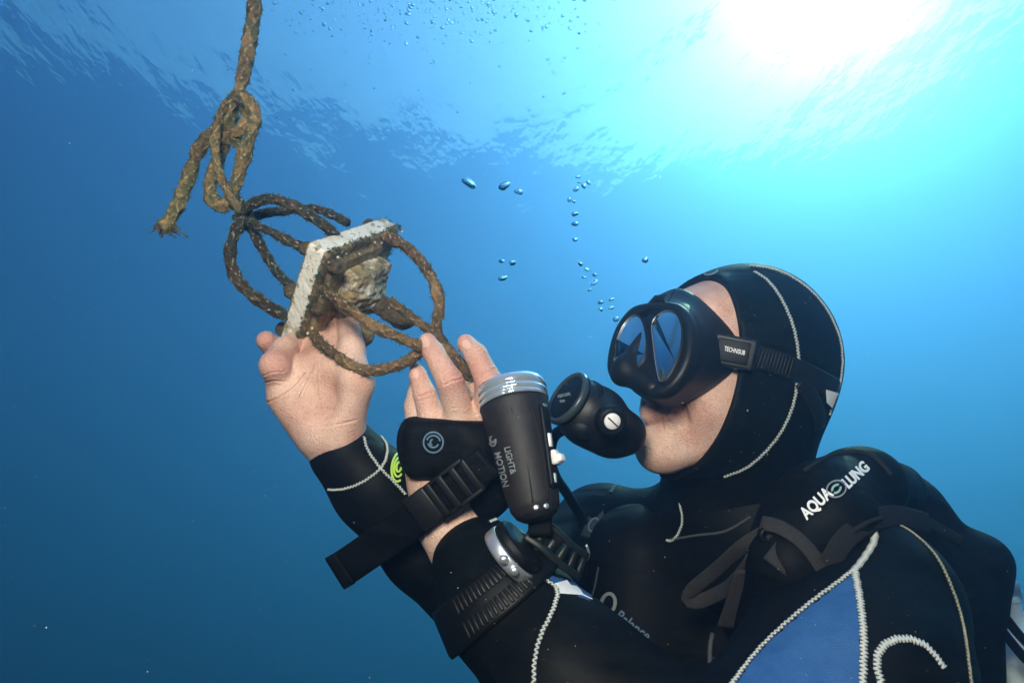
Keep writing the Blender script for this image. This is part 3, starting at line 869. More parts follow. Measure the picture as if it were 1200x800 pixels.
# strap over the hood, ribbed near the buckle
C, Nn = on(hood_bvh, [(872, 413), (890, 419), (917, 428), (946, 440), (966, 450), (978, 457)], .0035)
T = C[-1]-C[-4]; tail = np.array([C[-1]+unit(T)*.006+np.array((0, 0, .010)), C[-1]+unit(T)*.006+np.array((-.004, 0, .030)), C[-1]+np.array((-.02, .002, .06))])
Cs = spline(np.vstack([C[::3], tail]), .0025); Ns = np.vstack([Nn[::3], [unit((.7, .1, -.7)), unit((1, .1, 0)), unit((.7, .1, .7))]])
Ns = np.stack([np.interp(np.linspace(0, 1, len(Cs)), np.linspace(0, 1, len(Ns)), Ns[:, q]) for q in range(3)], 1)
V, F = ribbon(Cs, Ns, .0225, .003); strap = part('strap', V, F, M_silicone, mask)
for q in range(2, 17, 1):
    if q*2 >= len(C): break
    p, n = C[q*2-1], Nn[q*2-1]; t = unit(C[q*2]-C[q*2-2])
    if q < 15:
        V, F = rbox_mesh(p+n*.0019, t, unit(np.cross(n, t)), n, .0011, .0105, .0007, .0004, 1); part('strap_rib', V, F, M_silicone, strap)
V, F = ribbon(*on(hood_bvh, [(936, 446), (950, 468), (958, 490), (957, 500)], .0035), .017, .003); part('strap_fold', V, F, M_silicone, mask)
V, F = poly_fill([(961, 455), (975, 459), (968, 476), (962, 470)]); slab_on(V, F, hood_bvh, 'strap_label', M_white, strap, off=.007)
# buckle
bp, bn = hit(hood_bvh, 868, 412); b2, _ = hit(hood_bvh, 884, 417)
bt = unit(c(884, 417.5, b2[2])-c(868, 412, bp[2])); bt = unit(bt+np.array((0, 0, -.25)))
bn = unit((-.30, .10, -.95)); bt = unit((1, -.22, 0)-bn*np.dot((1, -.22, 0), bn)); bu = np.cross(bn, bt)
bo = c(860, 412.5, bp[2]-.012)
V, F = rbox_mesh(bo, bt, bu, bn, .0205, .0155, .0055, .003, 3); buckle = part('buckle', V, F, M_plastic, mask)
V, F = rbox_mesh(bo+bn*.0058-bt*.001, bt, bu, bn, .0150, .0110, .0012, .001, 2); part('buckle_plate', V, F, M_rubber, buckle)
bk = tri_bvh(V, F)
lettering('TECHNISUB', (861, 411), 13, 7.5, bk, 'lettering', M_white, buckle, bold=.01, sx=.62, off=.0005)
V, F = rbox_mesh(bo-bt*.026+np.array((0, 0, .002)), bt, bu, bn, .012, .012, .004, .003, 2); part('buckle_arm', V, F, M_plastic, mask)
p_, n_ = hit(tri_bvh(np.concatenate(rings), np.stack([i+j, i+NL+j, i+NL+j2, i+j2], -1).reshape(-1, 4).tolist()), 807, 409)
if p_ is not None:
    V, F = lathe(p_, n_, [(-.002, .0028), (.001, .0028), (.0022, .0020), (.0026, .001)], 16); part('rivet', V, F, M_chrome, mask)

# ------------------------------------------------------------------ regulator held in the mouth
RN = unit((-.775, .54, -.33)); RO = c(665.5, 466.5, .635)
reg = thing('regulator', 'black regulator with a round white knob held in the mouth of the diver', 'regulator', RO)
rg = Sdf()
for t, r in ((.006, .0265), (.018, .0295), (.034, .0310), (.052, .0300), (.066, .0240)): rg.p += []
pts = [RO-RN*.010, RO-RN*.026, RO-RN*.046, RO-RN*.062]; 
rg.chain([RO-RN*.020, RO-RN*.036, RO-RN*.054+np.array((-.001, -.005, 0))], [.0270, .0278, .0240], k=.010)
rg.cone(RO-RN*.068+np.array((-.001, .000, 0)), RO-RN*.080, .018, .012, k=.012)
rg.cone(c(682, 498, .635), c(736, 506, .652), .0150, .0155, k=.014)                      # exhaust tee along the underside
rg.plane(RO-RN*.001, RN, k=.004)
KN = unit((.12, -.16, -.98)); KO = c(716, 492, .600)
rg.cone(KO+np.array((0, 0, .034)), KO+np.array((0, 0, .020)), .017, .0150, k=.01)
V, F = rg.mesh(.0018); housing = part('housing', V, F, M_plastic, reg)
V, F = lathe(RO-RN*.016, RN, [(-.003, .0276), (-.002, .0284), (.002, .0281), (.003, .0272)], 56); part('clamp_band', V, F[:-2], M_rubber, reg)
te = Sdf(); te.cone(c(684, 500, .628), c(732, 507, .645), .0140, .0148, k=.01); te.cone(c(676, 500, .632), c(664, 498, .640), .012, .008, k=.01)
V, F = te.mesh(.0018); part('exhaust_tee', V, F, M_rubber, reg)
V, F = lathe(RO-RN*.004, RN, [(0, .0268), (.004, .0276), (.0065, .0270), (.0078, .0255), (.0075, .0236), (.0062, .0228)], 56)
part('cover_ring', V, F, surf('grey_rubber_ring', (.030, .042, .048), .35), reg)
V, F = lathe(RO+RN*.001, RN, [(0, .0226), (.0012, .0224), (.0020, .0200), (.0030, .0100), (.0033, .0005)], 56)
cover = part('purge_cover', V, F, M_rubber, reg); cv = tri_bvh(V, F)
lettering('AQUA LUNG', (661, 463), -12, 5.2, cv, 'lettering', M_grey_print, cover, bold=.015, sx=.5, off=.0005)
lettering('TITAN', (659, 470), -10, 4.2, cv, 'lettering', M_grey_print, cover, bold=.01, sx=.5, off=.0005)
V, F = lathe(KO+np.array((0, 0, .006)), KN, [(0, .0142), (.006, .0140), (.0095, .0126), (.0105, .0100), (.0100, .0088)], 40); part('knob_collar', V, F, M_rubber, reg)
V, F = lathe(KO+np.array((0, 0, -.002)), KN, [(0, .0072), (.0045, .0072), (.0053, .0064), (.0055, .0005)], 32); knob = part('knob', V, F, M_white_plastic, reg)
ks = unit(np.array((.62, -.60, -.20))); V, F = rbox_mesh(KO+np.array((0, 0, -.002))+KN*.0056, unit(ks-KN*np.dot(ks, KN)), unit(np.cross(KN, ks)), KN, .0062, .0006, .0004, .0002, 1)
part('knob_slot', V, F, M_rubber, knob)
hz_pts = [c(672, 500, .665), c(652, 508, .690), c(645, 528, .70), c(650, 556, .735), c(668, 584, .79), c(700, 640, .85), c(760, 760, .95), c(800, 860, .98)]
V, F = tube(spline(hz_pts, .004), .0058, 14); part('hose', V, F, M_rubber, reg)

# ------------------------------------------------------------------ dive torch on the back of the hand
TA = unit((-.185, .87, .46)); TO = c(629, 604, .555)          # tail end, axis runs to the lens
TK = .99
torch = thing('dive_torch', 'charcoal dive torch with clear lens ring strapped to the back of the hand', 'torch', TO)
def tb(t, th): return 1.0+.035*np.maximum(0, np.cos(th*2))*np.clip((t-.01)*30, 0, 1)*np.clip((.10-t)*30, 0, 1)
prof = [(-.004, .006), (-.003, .012), (.000, .0165), (.006, .0200), (.02, .0222), (.05, .0252), (.075, .0276), (.090, .0290), (.0965, .0296), (.0985, .0292)]
prof = [(a*TK, b*1.02) for a, b in prof]
pp = []
for a, b in zip(prof[:-1], prof[1:]):
    for q in np.linspace(0, 1, 4, endpoint=False): pp.append((a[0]+(b[0]-a[0])*q, a[1]+(b[1]-a[1])*q))
V, F = lathe(TO, TA, pp+[prof[-1]], 72, fn=tb); tbody = part('barrel', V, F, M_torch, torch); torch_bvh = tri_bvh(V, F)
m, N, L = new_mat('clear_lens_ring')
b = N['Principled BSDF']; b.inputs['Base Color'].default_value = (.74, .82, .86, 1); b.inputs['Roughness'].default_value = .10
b.inputs['Metallic'].default_value = .75; b.inputs['Coat Weight'].default_value = 1
tc = N.new('ShaderNodeTexCoord'); nn_ = N.new('ShaderNodeTexNoise'); nn_.inputs['Scale'].default_value = 60; L.new(tc.outputs['Object'], nn_.inputs[0])
bb = N.new('ShaderNodeBump'); bb.inputs['Distance'].default_value = .004; bb.inputs['Strength'].default_value = .6; L.new(nn_.outputs[0], bb.inputs['Height']); L.new(bb.outputs[0], b.inputs['Normal'])
M_ring = m
V, F = lathe(TO+TA*.0985*(TK-1), TA, [(.0983, .0290), (.0988, .0306), (.1010, .0312), (.1022, .0303), (.1034, .0303), (.1044, .0312), (.1072, .0314), (.1080, .0304), (.1092, .0304), (.1100, .0315), (.1150, .0312), (.1178, .0300), (.1172, .0262), (.112, .0250), (.110, .002)], 72)
part('lens_ring', V, F, M_ring, torch)
for t in (.1067+.0985*(TK-1), .0987+.0985*(TK-1)):
    V, F = lathe(TO, TA, [(t-.0008, .0299), (t-.0004, .0305), (t+.0004, .0305), (t+.0008, .0299)], 72); part('seal_ring', V, F[:-2], M_rubber, torch)
def tp(t, px_side, out):
    """point on the barrel: t along the axis, px_side -1..1 across the view, lifted by out"""
    r = np.interp(t, [p[0] for p in prof], [p[1] for p in prof]); x = unit(np.cross(TA, (0, 0, 1))); x = x if x[0] > 0 else -x
    y = np.cross(TA, x); y = y if y[2] < 0 else -y
    s_ = px_side; q = math.sqrt(max(0, 1-s_*s_)); n = x*s_+y*q
    return TO+TA*t+n*(r+out), n
# switch: track with pale marks and a white slider
C = np.array([tp(t, .80, .0012)[0] for t in np.linspace(.016, .086, 20)]); Nn = np.array([tp(t, .80, 0)[1] for t in np.linspace(.016, .086, 20)])
V, F = ribbon(C, Nn, .010, .004); track = part('switch_track', V, F, M_rubber, torch)
V, F = ribbon(C[9:13], Nn[9:13], .005, .0062); part('track_mark', V, F, M_white_plastic, track)
V, F = ribbon(C[1:4], Nn[1:4], .003, .0056); part('track_mark', V, F, surf('pale_green_mark', (.35, .5, .45), .4), track)
sd = Sdf(); p0, n0 = tp(.040, .86, .003); 
sx_ = np.cross(TA, n0); sd.box(p0+n0*.001, (.0062, .0042, .0030), np.stack([TA, sx_, n0], 1), .0016, k=.002); sd.box(p0+n0*.0045-TA*.002, (.0034, .0042, .0040), np.stack([TA, sx_, n0], 1), .0016, k=.003)
V, F = sd.mesh(.0011); part('slider', V, F, M_white_plastic, torch)
for s_ in (-.05, .52):
    C = np.array([tp(t, s_+.10*math.sin(t*40), .0001)[0] for t in np.linspace(.006, .085, 30)])
    V, F = tube(C, .0006, 6); part('mould_line', V, F, M_rubber, tbody)
for s_ in (.06, .50):
    p0, n0 = tp(.0025, s_, -.0006); V, F = lathe(p0, n0, [(0, .0026), (.0012, .0025), (.0018, .0015), (.0019, .0003)], 16); part('rivet', V, F, M_chrome, torch)
tg = Sdf(); tg.box(c(633, 614, .566), (.010, .009, .004), np.eye(3), .002); tg.box(c(640, 632, .574), (.013, .010, .0025), np.stack([unit((.8, -.6, 0)), unit((.6, .8, 0)), (0, 0, 1)], 1), .0015, k=.003)
V, F = tg.mesh(.0016); part('tail_lug', V, F, M_rubber, torch)
V2, F2 = arc_band(577, 515, 4.2, 7.5, 0, 360, 1.6, -14); slab_on(V2, F2, torch_bvh, 'logo_ring', M_grey_print, tbody)
V2, F2 = arc_band(577, 515, 2.0, 3.8, 20, 300, 1.5, -14); slab_on(V2, F2, torch_bvh, 'logo_curl', M_grey_print, tbody)
lettering('LIGHT&', (598, 539), 76, 10, torch_bvh, 'lettering', M_grey_print, tbody, bold=.01, sx=.95)
lettering('MOTION', (588, 550), 76, 10, torch_bvh, 'lettering', M_grey_print, tbody, bold=.01, sx=1.05)

# ------------------------------------------------------------------ hand mount: a soft palm wrap with a webbing strap and buckle
mount = thing('hand_mount', 'soft black hand wrap with long loose webbing strap holding the torch on the hand', 'hand mount', c(525, 560, .64))
gl = Sdf()
gl.cone(c(492, 510, .648), c(560, 512, .640), .020, .021, k=.02)
gl.cone(c(498, 535, .642), c(562, 545, .634), .022, .024, k=.02)
gl.cone(c(560, 520, .630), c(575, 575, .640), .022, .0175, k=.02)
gl.cone(c(575, 575, .640), c(562, 602, .640), .0175, .0130, k=.02)
gl.box(c(520, 520, .640), (.034, .026, .030), np.stack([unit((1, .06, -.1)), unit((-.06, 1, 0)), unit((.1, 0, 1))], 1), .012, k=.012)
gl.plane(c(516, 490, .64), unit((.05, 1, .05)), k=.004)
V, F = gl.mesh(.0020); wrap = part('palm_wrap', V, F, M_nylon, mount); wrap_bvh = tri_bvh(V, F)
# frayed edge
bits = []
for q in range(26):
    y = 492+q*1.6+random.uniform(-1, 1); p, n = hit(wrap_bvh, 476+random.uniform(0, 2), y)
    if p is None: continue
    e = p+np.array((-random.uniform(.002, .008), random.uniform(-.003, .003), random.uniform(-.002, .002)))
    bits.append(tube(np.array([p, (p+e)/2+np.array((0, .001, 0)), e]), [.0003, .00025, .0001], 4))
if bits:
    V, F = join(bits); o = part('frayed_threads', V, F, M_nylon, wrap); o['kind'] = 'stuff'
V2, F2 = arc_band(508, 518, 11.5, 12, 0, 360, 1.8); slab_on(V2, F2, wrap_bvh, 'emblem_ring', M_blue_print, wrap)
for a0, rr in ((200, 8), (20, 6), (110, 3.5)):
    V2, F2 = arc_band(508, 518, rr, rr*1.0, a0, a0+150, 1.9); slab_on(V2, F2, wrap_bvh, 'emblem_curl', M_blue_print, wrap)
C = spline([c(572, 540, .598), c(548, 560, .600), c(515, 585, .606), c(480, 612, .616), c(440, 640, .630), c(408, 662, .638), c(393, 671, .640)], .004)
Nn = np.repeat([unit((.10, .18, -.98))], len(C), 0); Nn[:, 0] += np.linspace(-.1, .25, len(C))
V, F = ribbon(C, Nn, np.interp(np.linspace(0, 1, len(C)), [0, .4, .6, 1], [.030, .031, .033, .034]), .0022); wst = part('strap', V, F, M_nylon, mount)
V, F = ribbon(C[-4:]+np.array((0, 0, -.0024)), Nn[-4:], .0345, .0026); part('strap_hem', V, F, M_nylon, wst)
ct = unit(C[6]-C[14]); cn = unit((.10, .18, -.98)-ct*np.dot((.10, .18, -.98), ct)); cb = np.cross(cn, ct)
V, F = rbox_mesh(c(496, 596, .603), ct, cb, cn, .012, .0165, .0022, .002, 2); bko = part('buckle', V, F, M_plastic, mount)
for x, y in ((512, 585), (526, 576), (541, 566), (553, 557)):
    V, F = rbox_mesh(c(x, y, .5975), ct, cb, cn, .0034, .0165, .0026, .0012, 2); part('buckle_bar', V, F, M_plastic, bko)
for sgn in (-1, 1):
    V, F = rbox_mesh(c(530, 573, .599)+cb*sgn*.0158, ct, cb, cn, .023, .0018, .0024, .001, 2); part('buckle_rail', V, F, M_plastic, bko)

# ------------------------------------------------------------------ dive watch over the left sleeve
wn = unit((.73, .68, -.05)); wo_ = c(598, 650, .560)
watch = thing('dive_watch', 'steel cased dive watch on a wide black rubber strap worn over the near sleeve', 'watch', wo_)
V, F = lathe(wo_, wn, [(-.006, .020), (-.005, .0255), (-.003, .0262), (.004, .0262), (.0055, .0255), (.0060, .0240)], 64); part('case', V, F, M_chrome, watch)
V, F = lathe(wo_+wn*.0057, wn, [(0, .0248), (.004, .0250), (.008, .0240), (.0095, .0225), (.0090, .0210), (.0090, .0005)], 64); part('bezel', V, F, M_rubber, watch)
wx = unit(np.cross(wn, (0, 0, 1))); wx = wx if wx[1] < 0 else -wx
wy = np.cross(wn, wx); wy = wy if wy[2] < 0 else -wy
for s_ in (-.35, .25):
    V, F = lathe(wo_+wx*s_*.02+wy*.0255+wn*.001, unit(wy+wx*.1), [(-.001, .0036), (.003, .0036), (.004, .003), (.0042, .0003)], 18); part('button', V, F, M_chrome, watch)
SA = [(632, 648), (612, 668), (588, 690), (560, 712), (536, 732), (518, 746), (508, 752)]
C, Nn = on(suit_bvh, SA, .0032)
V, F = ribbon(C, Nn, .040, .0045); ws = part('strap', V, F, M_rubber, watch)
Lq = len(C)
for q in range(int(Lq*.25), int(Lq*.8), 3):
    t = unit(C[q+1]-C[q-1]); n = Nn[q]; s_ = np.cross(n, t)
    for sg in (-1, 1):
        V, F = rbox_mesh(C[q]+n*.0027+s_*sg*.010, t, s_, n, .0014, .0065, .0010, .0005, 1); part('strap_rib', V, F, M_silicone, ws)
C = spline([c(622, 616, .575), c(642, 630, .572), c(664, 650, .575), c(684, 664, .585)], .003); Nn = np.repeat([unit((.25, .35, -.9))], len(C), 0)
T = np.gradient(C, axis=0); S = np.cross(Nn, T); S /= np.linalg.norm(S, axis=1)[:, None]
M_strap2 = surf('dark_green_rubber', (.006, .0105, .0095), .45, bump=.0003, bscale=900)
bits = [ribbon(C+S*.0095, Nn, .0060, .003), ribbon(C-S*.0095, Nn, .0060, .003)]
for q in range(0, len(C), 4): bits.append(ribbon(C[max(0, q-1):q+2] if q else C[:3], Nn[:len(C[max(0, q-1):q+2] if q else C[:3])], .014, .0028))
V, F = join(bits); part('strap_tail', V, F, M_strap2, watch)
C2 = C+np.array((-.018, -.008, .004)); V, F = ribbon(C2, Nn, .016, .004); part('strap_loop', V, F, M_strap2, watch)
# ------------------------------------------------------------------ buoyancy vest
vest = thing('buoyancy_vest', 'black buoyancy vest with white lettering on its shoulder worn by the diver', 'buoyancy vest', c(900, 800, .86))
vs_ = Sdf()
vs_.ell(c(885, 752, .83), (.168, .150, .140), k=.04)
vs_.cone(c(752, 660, .81), c(745, 800, .78), .070, .085, k=.05)
vs_.cone(c(900, 780, .85), c(950, 980, .87), .150, .140, k=.05)
V, F = vs_.mesh(.0035); vbody = part('front_panel', V, F, M_nylon, vest); vest_bvh = tri_bvh(V, F)
sp_ = Sdf()
A0, A1, A2 = c(1015, 568, .655), c(975, 606, .600), c(925, 662, .590)
sp_.chain([c(1048, 575, .74), A0, A1, A2, c(880, 730, .64)], [.031, .031, .031, .030, .026], k=.02)
sp_.chain([c(1000, 560, .70), c(962, 584, .64), c(925, 625, .61)], [.026, .026, .026], k=.03)
sp_.ell(c(960, 615, .625), (.05, .05, .028), k=.02)
V, F = sp_.mesh(.0026); strapo = part('shoulder_pad', V, F, M_nylon, vest); pad_bvh = tri_bvh(V, F)
lb = Sdf()
lb.ell(c(1066, 598, .80), (.034, .034, .06), k=.02)
lb.ell(c(1050, 580, .79), (.034, .030, .06), k=.02)
lb.cone(c(1100, 640, .76), c(1146, 660, .74), .034, .028, k=.02)
lb.cone(c(1148, 660, .74), c(1136, 700, .74), .028, .032, k=.02)
lb.cone(c(1126, 690, .74), c(1128, 830, .74), .038, .040, k=.02)
lb.cone(c(1060, 640, .74), c(1110, 700, .72), .040, .036, k=.02)
V, F = lb.mesh(.0030); part('air_cell', V, F, M_nylon, vest)
# binding along the pad and the webbing that runs over it
def piping(pts, bvh, mat, r=.0016, name='piping', parent=vest, off=.001):
    C, Nn = on(bvh, pts, off)
    if len(C) > 2:
        V, F = tube(C, r, 8); return part(name, V, F, mat, parent)
def webbing(pts, name, width, mat, parent=vest, nrm=(.1, .3, -.95), th=.0024):
    C = spline([c(*p) for p in pts], .004); V, F = ribbon(C, np.repeat([unit(nrm)], len(C), 0), width, th); return part(name, V, F, mat, parent)
webbing([(1088, 612, .64), (1050, 604, .60), (1015, 612, .572), (990, 632, .560), (975, 655, .556), (962, 674, .558)], 'webbing_strap', .018, M_midweb)
webbing([(1140, 640, .735), (1085, 610, .705), (1058, 596, .69), (1030, 560, .70), (1008, 532, .74)], 'webbing_strap', .011, M_midweb, nrm=(.3, .3, -.9))
webbing([(892, 612, .585), (915, 618, .572), (940, 635, .562), (960, 660, .556), (966, 674, .556)], 'webbing_strap', .0125, M_greyweb)
# pull loop and tabs on the chest
webbing([(896, 624, .59), (870, 640, .60), (838, 668, .625), (812, 690, .640), (806, 702, .643), (820, 704, .640), (850, 690, .625), (872, 668, .605), (884, 650, .595)], 'pull_loop', .013, M_greyweb)
webbing([(874, 668, .600), (866, 695, .61), (852, 735, .625)], 'webbing_tab', .019, M_greyweb)
webbing([(905, 640, .572), (925, 655, .564), (940, 668, .562)], 'webbing_tab', .026, M_greyweb)
V, F = lathe(c(897, 626, .582), (0, .1, -1), [(-.004, .006), (.002, .0068), (.004, .0055), (.0045, .0035), (.003, .003)], 24); part('grommet', V, F, M_rubber, vest)
# lapel panel with emblem on the far side of the chest
V2, F2 = poly_fill([(713, 581), (716, 612), (711, 640), (698, 634), (680, 628), (690, 606)]);
lp = slab_on(V2, F2, suit_bvh, 'lapel', surf('teal_grey_cloth', (.020, .042, .050), .65, bump=.0006, bscale=900), vest, off=.004, thick=.004)
V2, F2 = arc_band(695, 617, 5, 8.5, 40, 330, 1.6, 32); slab_on(V2, F2, suit_bvh, 'lapel_emblem', M_grey_print, vest, off=.0052)
for pts in ([(687, 638, .70), (690, 650, .70), (682, 662, .70), (678, 668, .70)],):
    V, F = tube(spline([c(*p) for p in pts], .002), .0014, 8); part('ring', V, F, M_chrome, vest)
piping([(702, 664), (697, 690), (690, 708)], vest_bvh, M_seam, .0012)
V, F = tube(spline([c(835, 742, .66), c(832, 760, .65), c(832, 800, .64)], .004), .0022, 8); part('piping', V, F, M_seam, vest)
piping([(942, 552), (968, 537), (996, 529), (1022, 534), (1044, 556)], pad_bvh, M_midweb, .0022, off=.0006)
piping([(1046, 604), (1015, 612), (990, 630), (972, 652), (958, 672), (935, 690)], pad_bvh, M_midweb, .0022, off=.0006)
# lettering
pads = pad_bvh
lettering('AQUA', (957, 590), -43, 20, pads, 'lettering', M_white, strapo, bold=.035, sx=.74)
lettering('LUNG', (1003, 557), -43, 19, pads, 'lettering', M_white, strapo, bold=.035, sx=.68)
V2, F2 = arc_band(980, 573, 11.5, 9.5, 0, 360, 1.8, -20); slab_on(V2, F2, pads, 'emblem_ring', M_grey_print, strapo)
for a0 in (20, 200):
    V2, F2 = arc_band(980, 573, 5.5, 4, a0, a0+140, 2.6, -44); slab_on(V2, F2, pads, 'emblem_wave', surf('pale_green_print', (.25, .42, .40), .5), strapo)
V2, F2 = arc_band(713, 707, 8, 12, 150, 440, 4, 12); slab_on(V2, F2, vest_bvh, 'logo', M_grey_print, vbody)
lettering('Balance', (742, 733), 36, 18, vest_bvh, 'lettering', M_blue_print, vbody, bold=.01, sx=.85)

# ------------------------------------------------------------------ air cylinder and the hose behind the shoulder
tank = thing('air_cylinder', 'pale air cylinder behind the shoulder of the diver at the right edge', 'air cylinder', c(1215, 900, .80))
tx = unit((-.10, .99, .12)); V, F = lathe(c(1222, 960, .82), tx, [(0, .070), (.01, .078), (.20, .078), (.215, .072), (.228, .055), (.236, .030), (.24, .018), (.26, .017)], 48)
part('cylinder', V, F, surf('pale_paint', (.62, .72, .72), .35, vary=(.5, .6, .6), vscale=30), tank)
V, F = lathe(c(1222, 960, .82)+tx*.256, tx, [(0, .020), (.02, .020), (.026, .014), (.03, .006)], 24); part('valve', V, F, M_chrome, tank)
for dx in (0, 9):
    V, F = tube(spline([c(1166+dx, 728-dx, .715), c(1185+dx, 752-dx, .715), c(1205+dx, 775-dx*1.2, .715), c(1235+dx, 800, .73)], .004), .0048, 12)
    tag(part('hose', V, F, M_rubber), 'black hose crossing the pale cylinder at the right frame edge' if dx == 0 else 'thinner upper black hose beside the pale cylinder at the right edge', 'hose', 'hoses at the air cylinder')

# ------------------------------------------------------------------ encrusted plate with its fitting
m, N, L = new_mat('encrusted_white_plastic')
b = N['Principled BSDF']; tc = N.new('ShaderNodeTexCoord')
def ramp(scale, detail, lo, hi, c0, c1, rough=.6):
    n = N.new('ShaderNodeTexNoise'); n.inputs['Scale'].default_value = scale; n.inputs['Detail'].default_value = detail; n.inputs['Roughness'].default_value = rough
    L.new(tc.outputs['Object'], n.inputs[0]); r = N.new('ShaderNodeValToRGB'); e = r.color_ramp.elements
    e[0].position = lo; e[0].color = c0; e[1].position = hi; e[1].color = c1; L.new(n.outputs[0], r.inputs[0]); return n, r
def mixc(f, a, b_):
    x = N.new('ShaderNodeMix'); x.data_type = 'RGBA'; L.new(f, x.inputs[0])
    for s_, i_ in ((a, 6), (b_, 7)):
        if isinstance(s_, tuple): x.inputs[i_].default_value = s_
        else: L.new(s_, x.inputs[i_])
    return x.outputs[2]
at = N.new('ShaderNodeAttribute'); at.attribute_name = 'growth'
n1, r1 = ramp(45, 8, .35, .7, (.80, .79, .74, 1), (.66, .62, .52, 1))
n2, r2 = ramp(120, 9, .57, .62, (0, 0, 0, 1), (1, 1, 1, 1), .75)
n3, r3 = ramp(75, 9, .36, .64, (.055, .038, .016, 1), (.42, .32, .15, 1), .8)
n4, r4 = ramp(60, 9, .40, .62, (0, 0, 0, 1), (1, 1, 1, 1), .75)
base = mixc(r2.outputs[0], r1.outputs[0], (.16, .09, .035, 1))
gm = N.new('ShaderNodeMath'); gm.operation = 'ADD'; gm.use_clamp = False
L.new(at.outputs['Fac'], gm.inputs[0]); L.new(n4.outputs[0], gm.inputs[1])
gr = N.new('ShaderNodeValToRGB'); gr.color_ramp.elements[0].position = .84; gr.color_ramp.elements[1].position = 1.0; L.new(gm.outputs[0], gr.inputs[0])
fin = mixc(gr.outputs[0], base, r3.outputs[0])
L.new(fin, b.inputs['Base Color']); b.inputs['Roughness'].default_value = .7
bp_ = N.new('ShaderNodeBump'); bp_.inputs['Distance'].default_value = .003; bp_.inputs['Strength'].default_value = .8; L.new(n3.outputs[0], bp_.inputs['Height']); L.new(bp_.outputs[0], b.inputs['Normal'])
M_plate = m
PA = c(383, 298, .640)
best = None                                  # depths of two corners for which the plate is square
for dB in np.linspace(.66, .80, 141):
    for dC in np.linspace(.645, .76, 116):
        b_, c_ = c(470, 266, dB)-PA, c(344, 421, dC)-PA; lb, lc = np.linalg.norm(b_), np.linalg.norm(c_)
        er = abs(lb-lc)/lb+abs(b_@c_)/(lb*lc)
        if best is None or er < best[0]: best = (er, b_, c_, lb)
PL = best[3]; e1 = unit(best[1]); e2 = unit(best[2]); e2 = unit(e2-e1*np.dot(e1, e2)); pn = np.cross(e1, e2); pn = pn if pn[2] < 0 else -pn
PM = np.stack([e1, e2, pn], 1); PT = .0245
pl = lambda u, v, w_: PA+e1*u*PL+e2*v*PL+pn*w_
plate = thing('mooring_plate', 'square white plastic plate crusted with brown growth held up by the diver', 'plate', pl(.5, .5, -.02))
nz3 = np.random.default_rng(5)
def lump(amp, sc_, seed):
    r = np.random.default_rng(seed); K = r.normal(0, sc_, (14, 3)); ph = r.uniform(0, 6.28, 14)
    return lambda P: amp*np.sin(P@K.T+ph).sum(-1)/3.7
def crust(s, amp, sc_, seed, region=None):
    l = lump(amp, sc_, seed); old = s.p
    s.p = [(lambda P, f=f: f(P)+l(P), lo-amp*2, hi+amp*2, k, op) for f, lo, hi, k, op in old]; return s
def grow(o, V, fn):
    a = o.data.attributes.new('growth', 'FLOAT', 'POINT'); a.data.foreach_set('value', np.clip(fn(np.asarray(V)), 0, 1).astype(np.float32))
def uvw(P):
    q = P-PA; return q@e1/PL, q@e2/PL, q@pn
s = Sdf(); s.box(pl(.5, .5, -PT/2), (PL/2, PL/2, PT/2), PM, .0045)
s.box(pl(.5, .5, .001), (PL*.40, PL*.40, .003), PM, .002, k=.004)
crust(s, .0004, 700, 3); V, F = s.mesh(.0017)
o = part('base_plate', V, F, M_plate, plate)
u_, v_, w_ = uvw(V); rr = np.random.default_rng(2)
grow(o, V, lambda P: np.where(w_ > -.0035, .62, .30)+np.where(w_ < -PT+.003, .3, 0)+.18*np.clip((v_-.55)*2, 0, 1)*(w_ > -.02)+.25*np.clip((u_-.8)*4, 0, 1))
s = Sdf(); s.box(pl(.52, .42, .011), (PL*.24, PL*.22, .011), PM, .004); s.cone(pl(.42, .36, .018), pl(.62, .52, .022), .013, .015, k=.012)
s.cone(pl(.45, .82, .002), pl(.52, .80, .030), .016, .014, k=.004)
crust(s, .0010, 520, 9); V, F = s.mesh(.0017); o = part('hub_block', V, F, M_plate, plate); u2, v2, w2 = uvw(V)
grow(o, V, lambda P: .48+.40*np.clip((v2-.55)*4, 0, 1)+.10*np.clip(np.abs(u2-.5)*3-.4, 0, 1))
M_crust = surf('dark_crust', (.035, .026, .014), .8, bump=.004, bscale=220, vary=(.12, .085, .04), vscale=140, detail=8)
s = Sdf(); s.cone(pl(.58, .50, .026), pl(.60, .50, .060), .0115, .0110, k=.003); s.cone(pl(.60, .50, .055), pl(.60, .50, .064), .0125, .0120, k=.003)
crust(s, .0012, 260, 4); V, F = s.mesh(.0015); part('fitting', V, F, M_crust, plate)
for u0, v0 in ((.10, .12), (.90, .10), (.10, .90), (.06, .5)):
    s = Sdf(); s.cone(pl(u0, v0, -PT-.006), pl(u0, v0, .006), .0075, .0065, k=.002); crust(s, .0008, 300, int(u0*10+v0*100)); V, F = s.mesh(.0015); part('bolt', V, F, M_crust, plate)
bits = []                                                # barnacle specks and the hair of algae
for q in range(60):
    u0, v0 = random.random(), random.random(); p = pl(u0, v0, .002); d = unit(pn+np.array([random.uniform(-.6, .6) for _ in range(3)]))
    r0 = random.uniform(.0008, .0022); bits.append(lathe(p, d, [(0, r0), (r0*.9, r0*.8), (r0*1.2, r0*.4), (r0, r0*.25)], 8))
V, F = join(bits); o = part('barnacles', V, F, surf('barnacle_shell', (.62, .58, .48), .7, vary=(.35, .25, .15), vscale=300), plate); o['kind'] = 'stuff'
